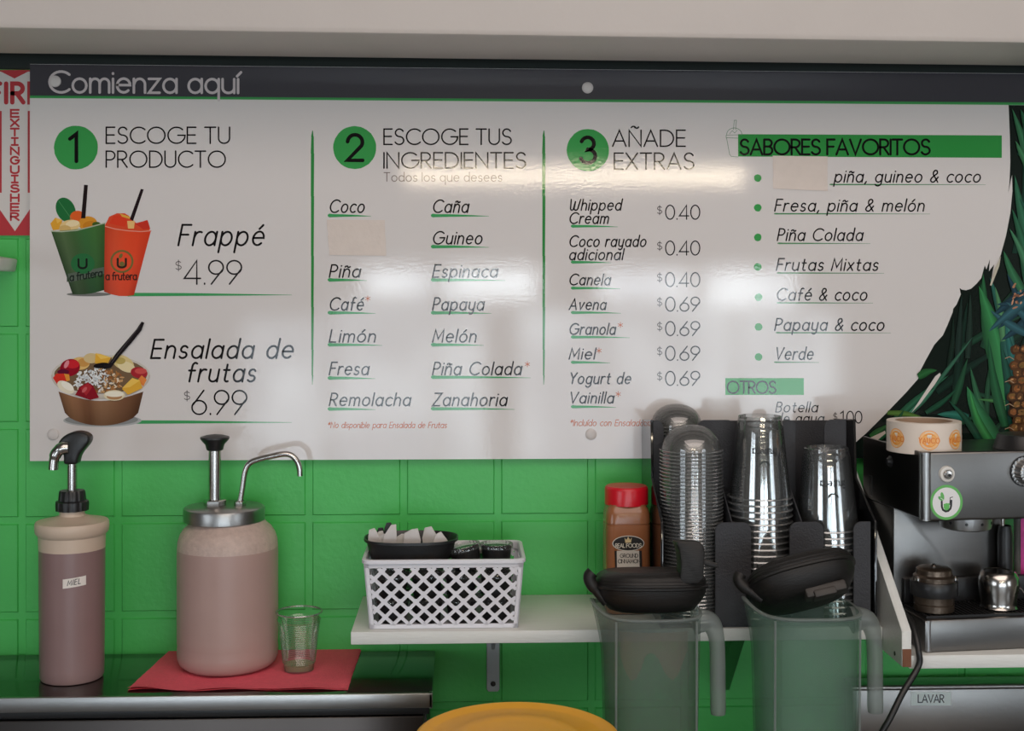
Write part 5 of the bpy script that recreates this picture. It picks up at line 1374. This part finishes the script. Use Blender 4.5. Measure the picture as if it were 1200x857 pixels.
# upturned steel milk pitcher
cp = WORLD[EM] @ Vector((.140, .044, 0))
MP = thing('steel_pitcher', 'small polished steel pitcher upside down on the drip tray', 'pitcher', (cp.x, cp.y, zg))
g = MB(); lathe(g, [(.0262, .0), (.0272, .0008), (.0258, .0035), (.0252, .008), (.0275, .022), (.0290, .034), (.0282, .044), (.0245, .0515), (.0220, .0535), (.0205, .0535), (.0195, .0525), (.0003, .0525)], 56); build('pitcher_body', g, 'chrome', MP)
g = MB(); tube(g, catmull([(.0265, -.006, .030), (.032, -.006, .026), (.038, -.006, .016), (.040, -.006, .006)], 5), .0016, 10); build('handle', g, 'chrome', MP)
# pink packet behind the steam wand
kp = WORLD[EM] @ Vector((.252, .135, 0))
PK = thing('pink_packet', 'pink and white packet behind the steam wand at the right edge', 'packet', (kp.x, kp.y, ZP + .0005), TH)
g = MB(); bx(g, (-.032, -.012, 0), (.032, .012, .180), .004); build('packet_box', g, 'paper', PK)
g = MB(); bx(g, (-.0321, -.0124, .02), (.0321, -.0121, .170)); build('printed_panel', g, 'pink', PK)
# cable
XG = lambda d_: (GX1 + (WORLD[EM] @ Vector((0, .282 - d_, 0))).x) / 2
g = MB(); tube(g, catmull([Vector((XG(.20), -.20, ZP + .05)), Vector((XG(.26), -.26, ZP + .045)), Vector((XG(.285) - .001, -.285, ZP + .03)), Vector((XG(.285) - .001, -.3, ZP + .008)), Vector((XG(.285) - .002, -.302, ZP - .012)), U(1058, 812, .315), U(1043, 842, .325), U(1031, 864, .325), U(1026, 890, .33), Vector((U(1030, 905, .34).x, -.345, ZW + .012)), Vector((.64, -.36, ZW + .0066)), Vector((.74, -.36, ZW + .0064))], 6), .0044, 12)
o = build('power_cable', g, 'cable'); tag(o, 'black power cable hanging from the espresso machine shelf', 'cable')

# ================================================================== STEEL SINK BACKSPLASH with LAVAR label
KX = U(999, 810, .06).x; KT = U(1100, 803, .06).z
KS = thing('sink_backsplash', 'stainless steel sink back with a white LAVAR label below the espresso machine', 'sink', (1.0, -.04, ZW + .0004))
g = MB(); bx(g, (KX, -.058, ZW + .0004), (1.44, -.018, KT - .003), .003, 2); build('steel_back', g, 'steel_dark', KS, True)
g = MB(); tube(g, [(KX, -.0555, KT - .0045), (1.44, -.0555, KT - .0045)], .0048, 14); bx(g, (KX, -.0555, KT - .004), (1.44, -.018, KT), .001); build('rolled_edge', g, 'steel', KS, True)
d = Decal(lambda u, v, lift: U(u, v, .0585 + lift), step=6e-5)
d.poly([(1067, 811.5), (1114.5, 811.5), (1114.5, 827), (1067, 827)], (238, 246, 244)); d.next()
d.text('LAVAR', 1076, 1106, 823.5, 8.8, 1.2, (44, 46, 56), gap=.14)
build('name_label', d, 'matteprint', KS, True, label='white label reading LAVAR')

# lamp hanging behind the camera: the warm streak mirrored in the board
CL = thing('strip_lamp', 'warm strip lamp hanging behind the viewpoint, mirrored in the menu board', 'lamp', (.52, -4.0, 2.14))
g = MB(); tube(g, [(-.80, 0, 0), (.80, 0, 0)], .030, 16); build('lamp_tube', g, 'tube', CL)
g = MB(); bx(g, (-.82, -.02, .032), (.82, .02, .06), .004); build('lamp_housing', g, 'white_plastic', CL)
g = MB(); tube(g, [(-.6, 0, .06), (-.6, 0, .64)], .003, 8); tube(g, [(.6, 0, .06), (.6, 0, .64)], .003, 8); build('hanging_rod', g, 'steel', CL)
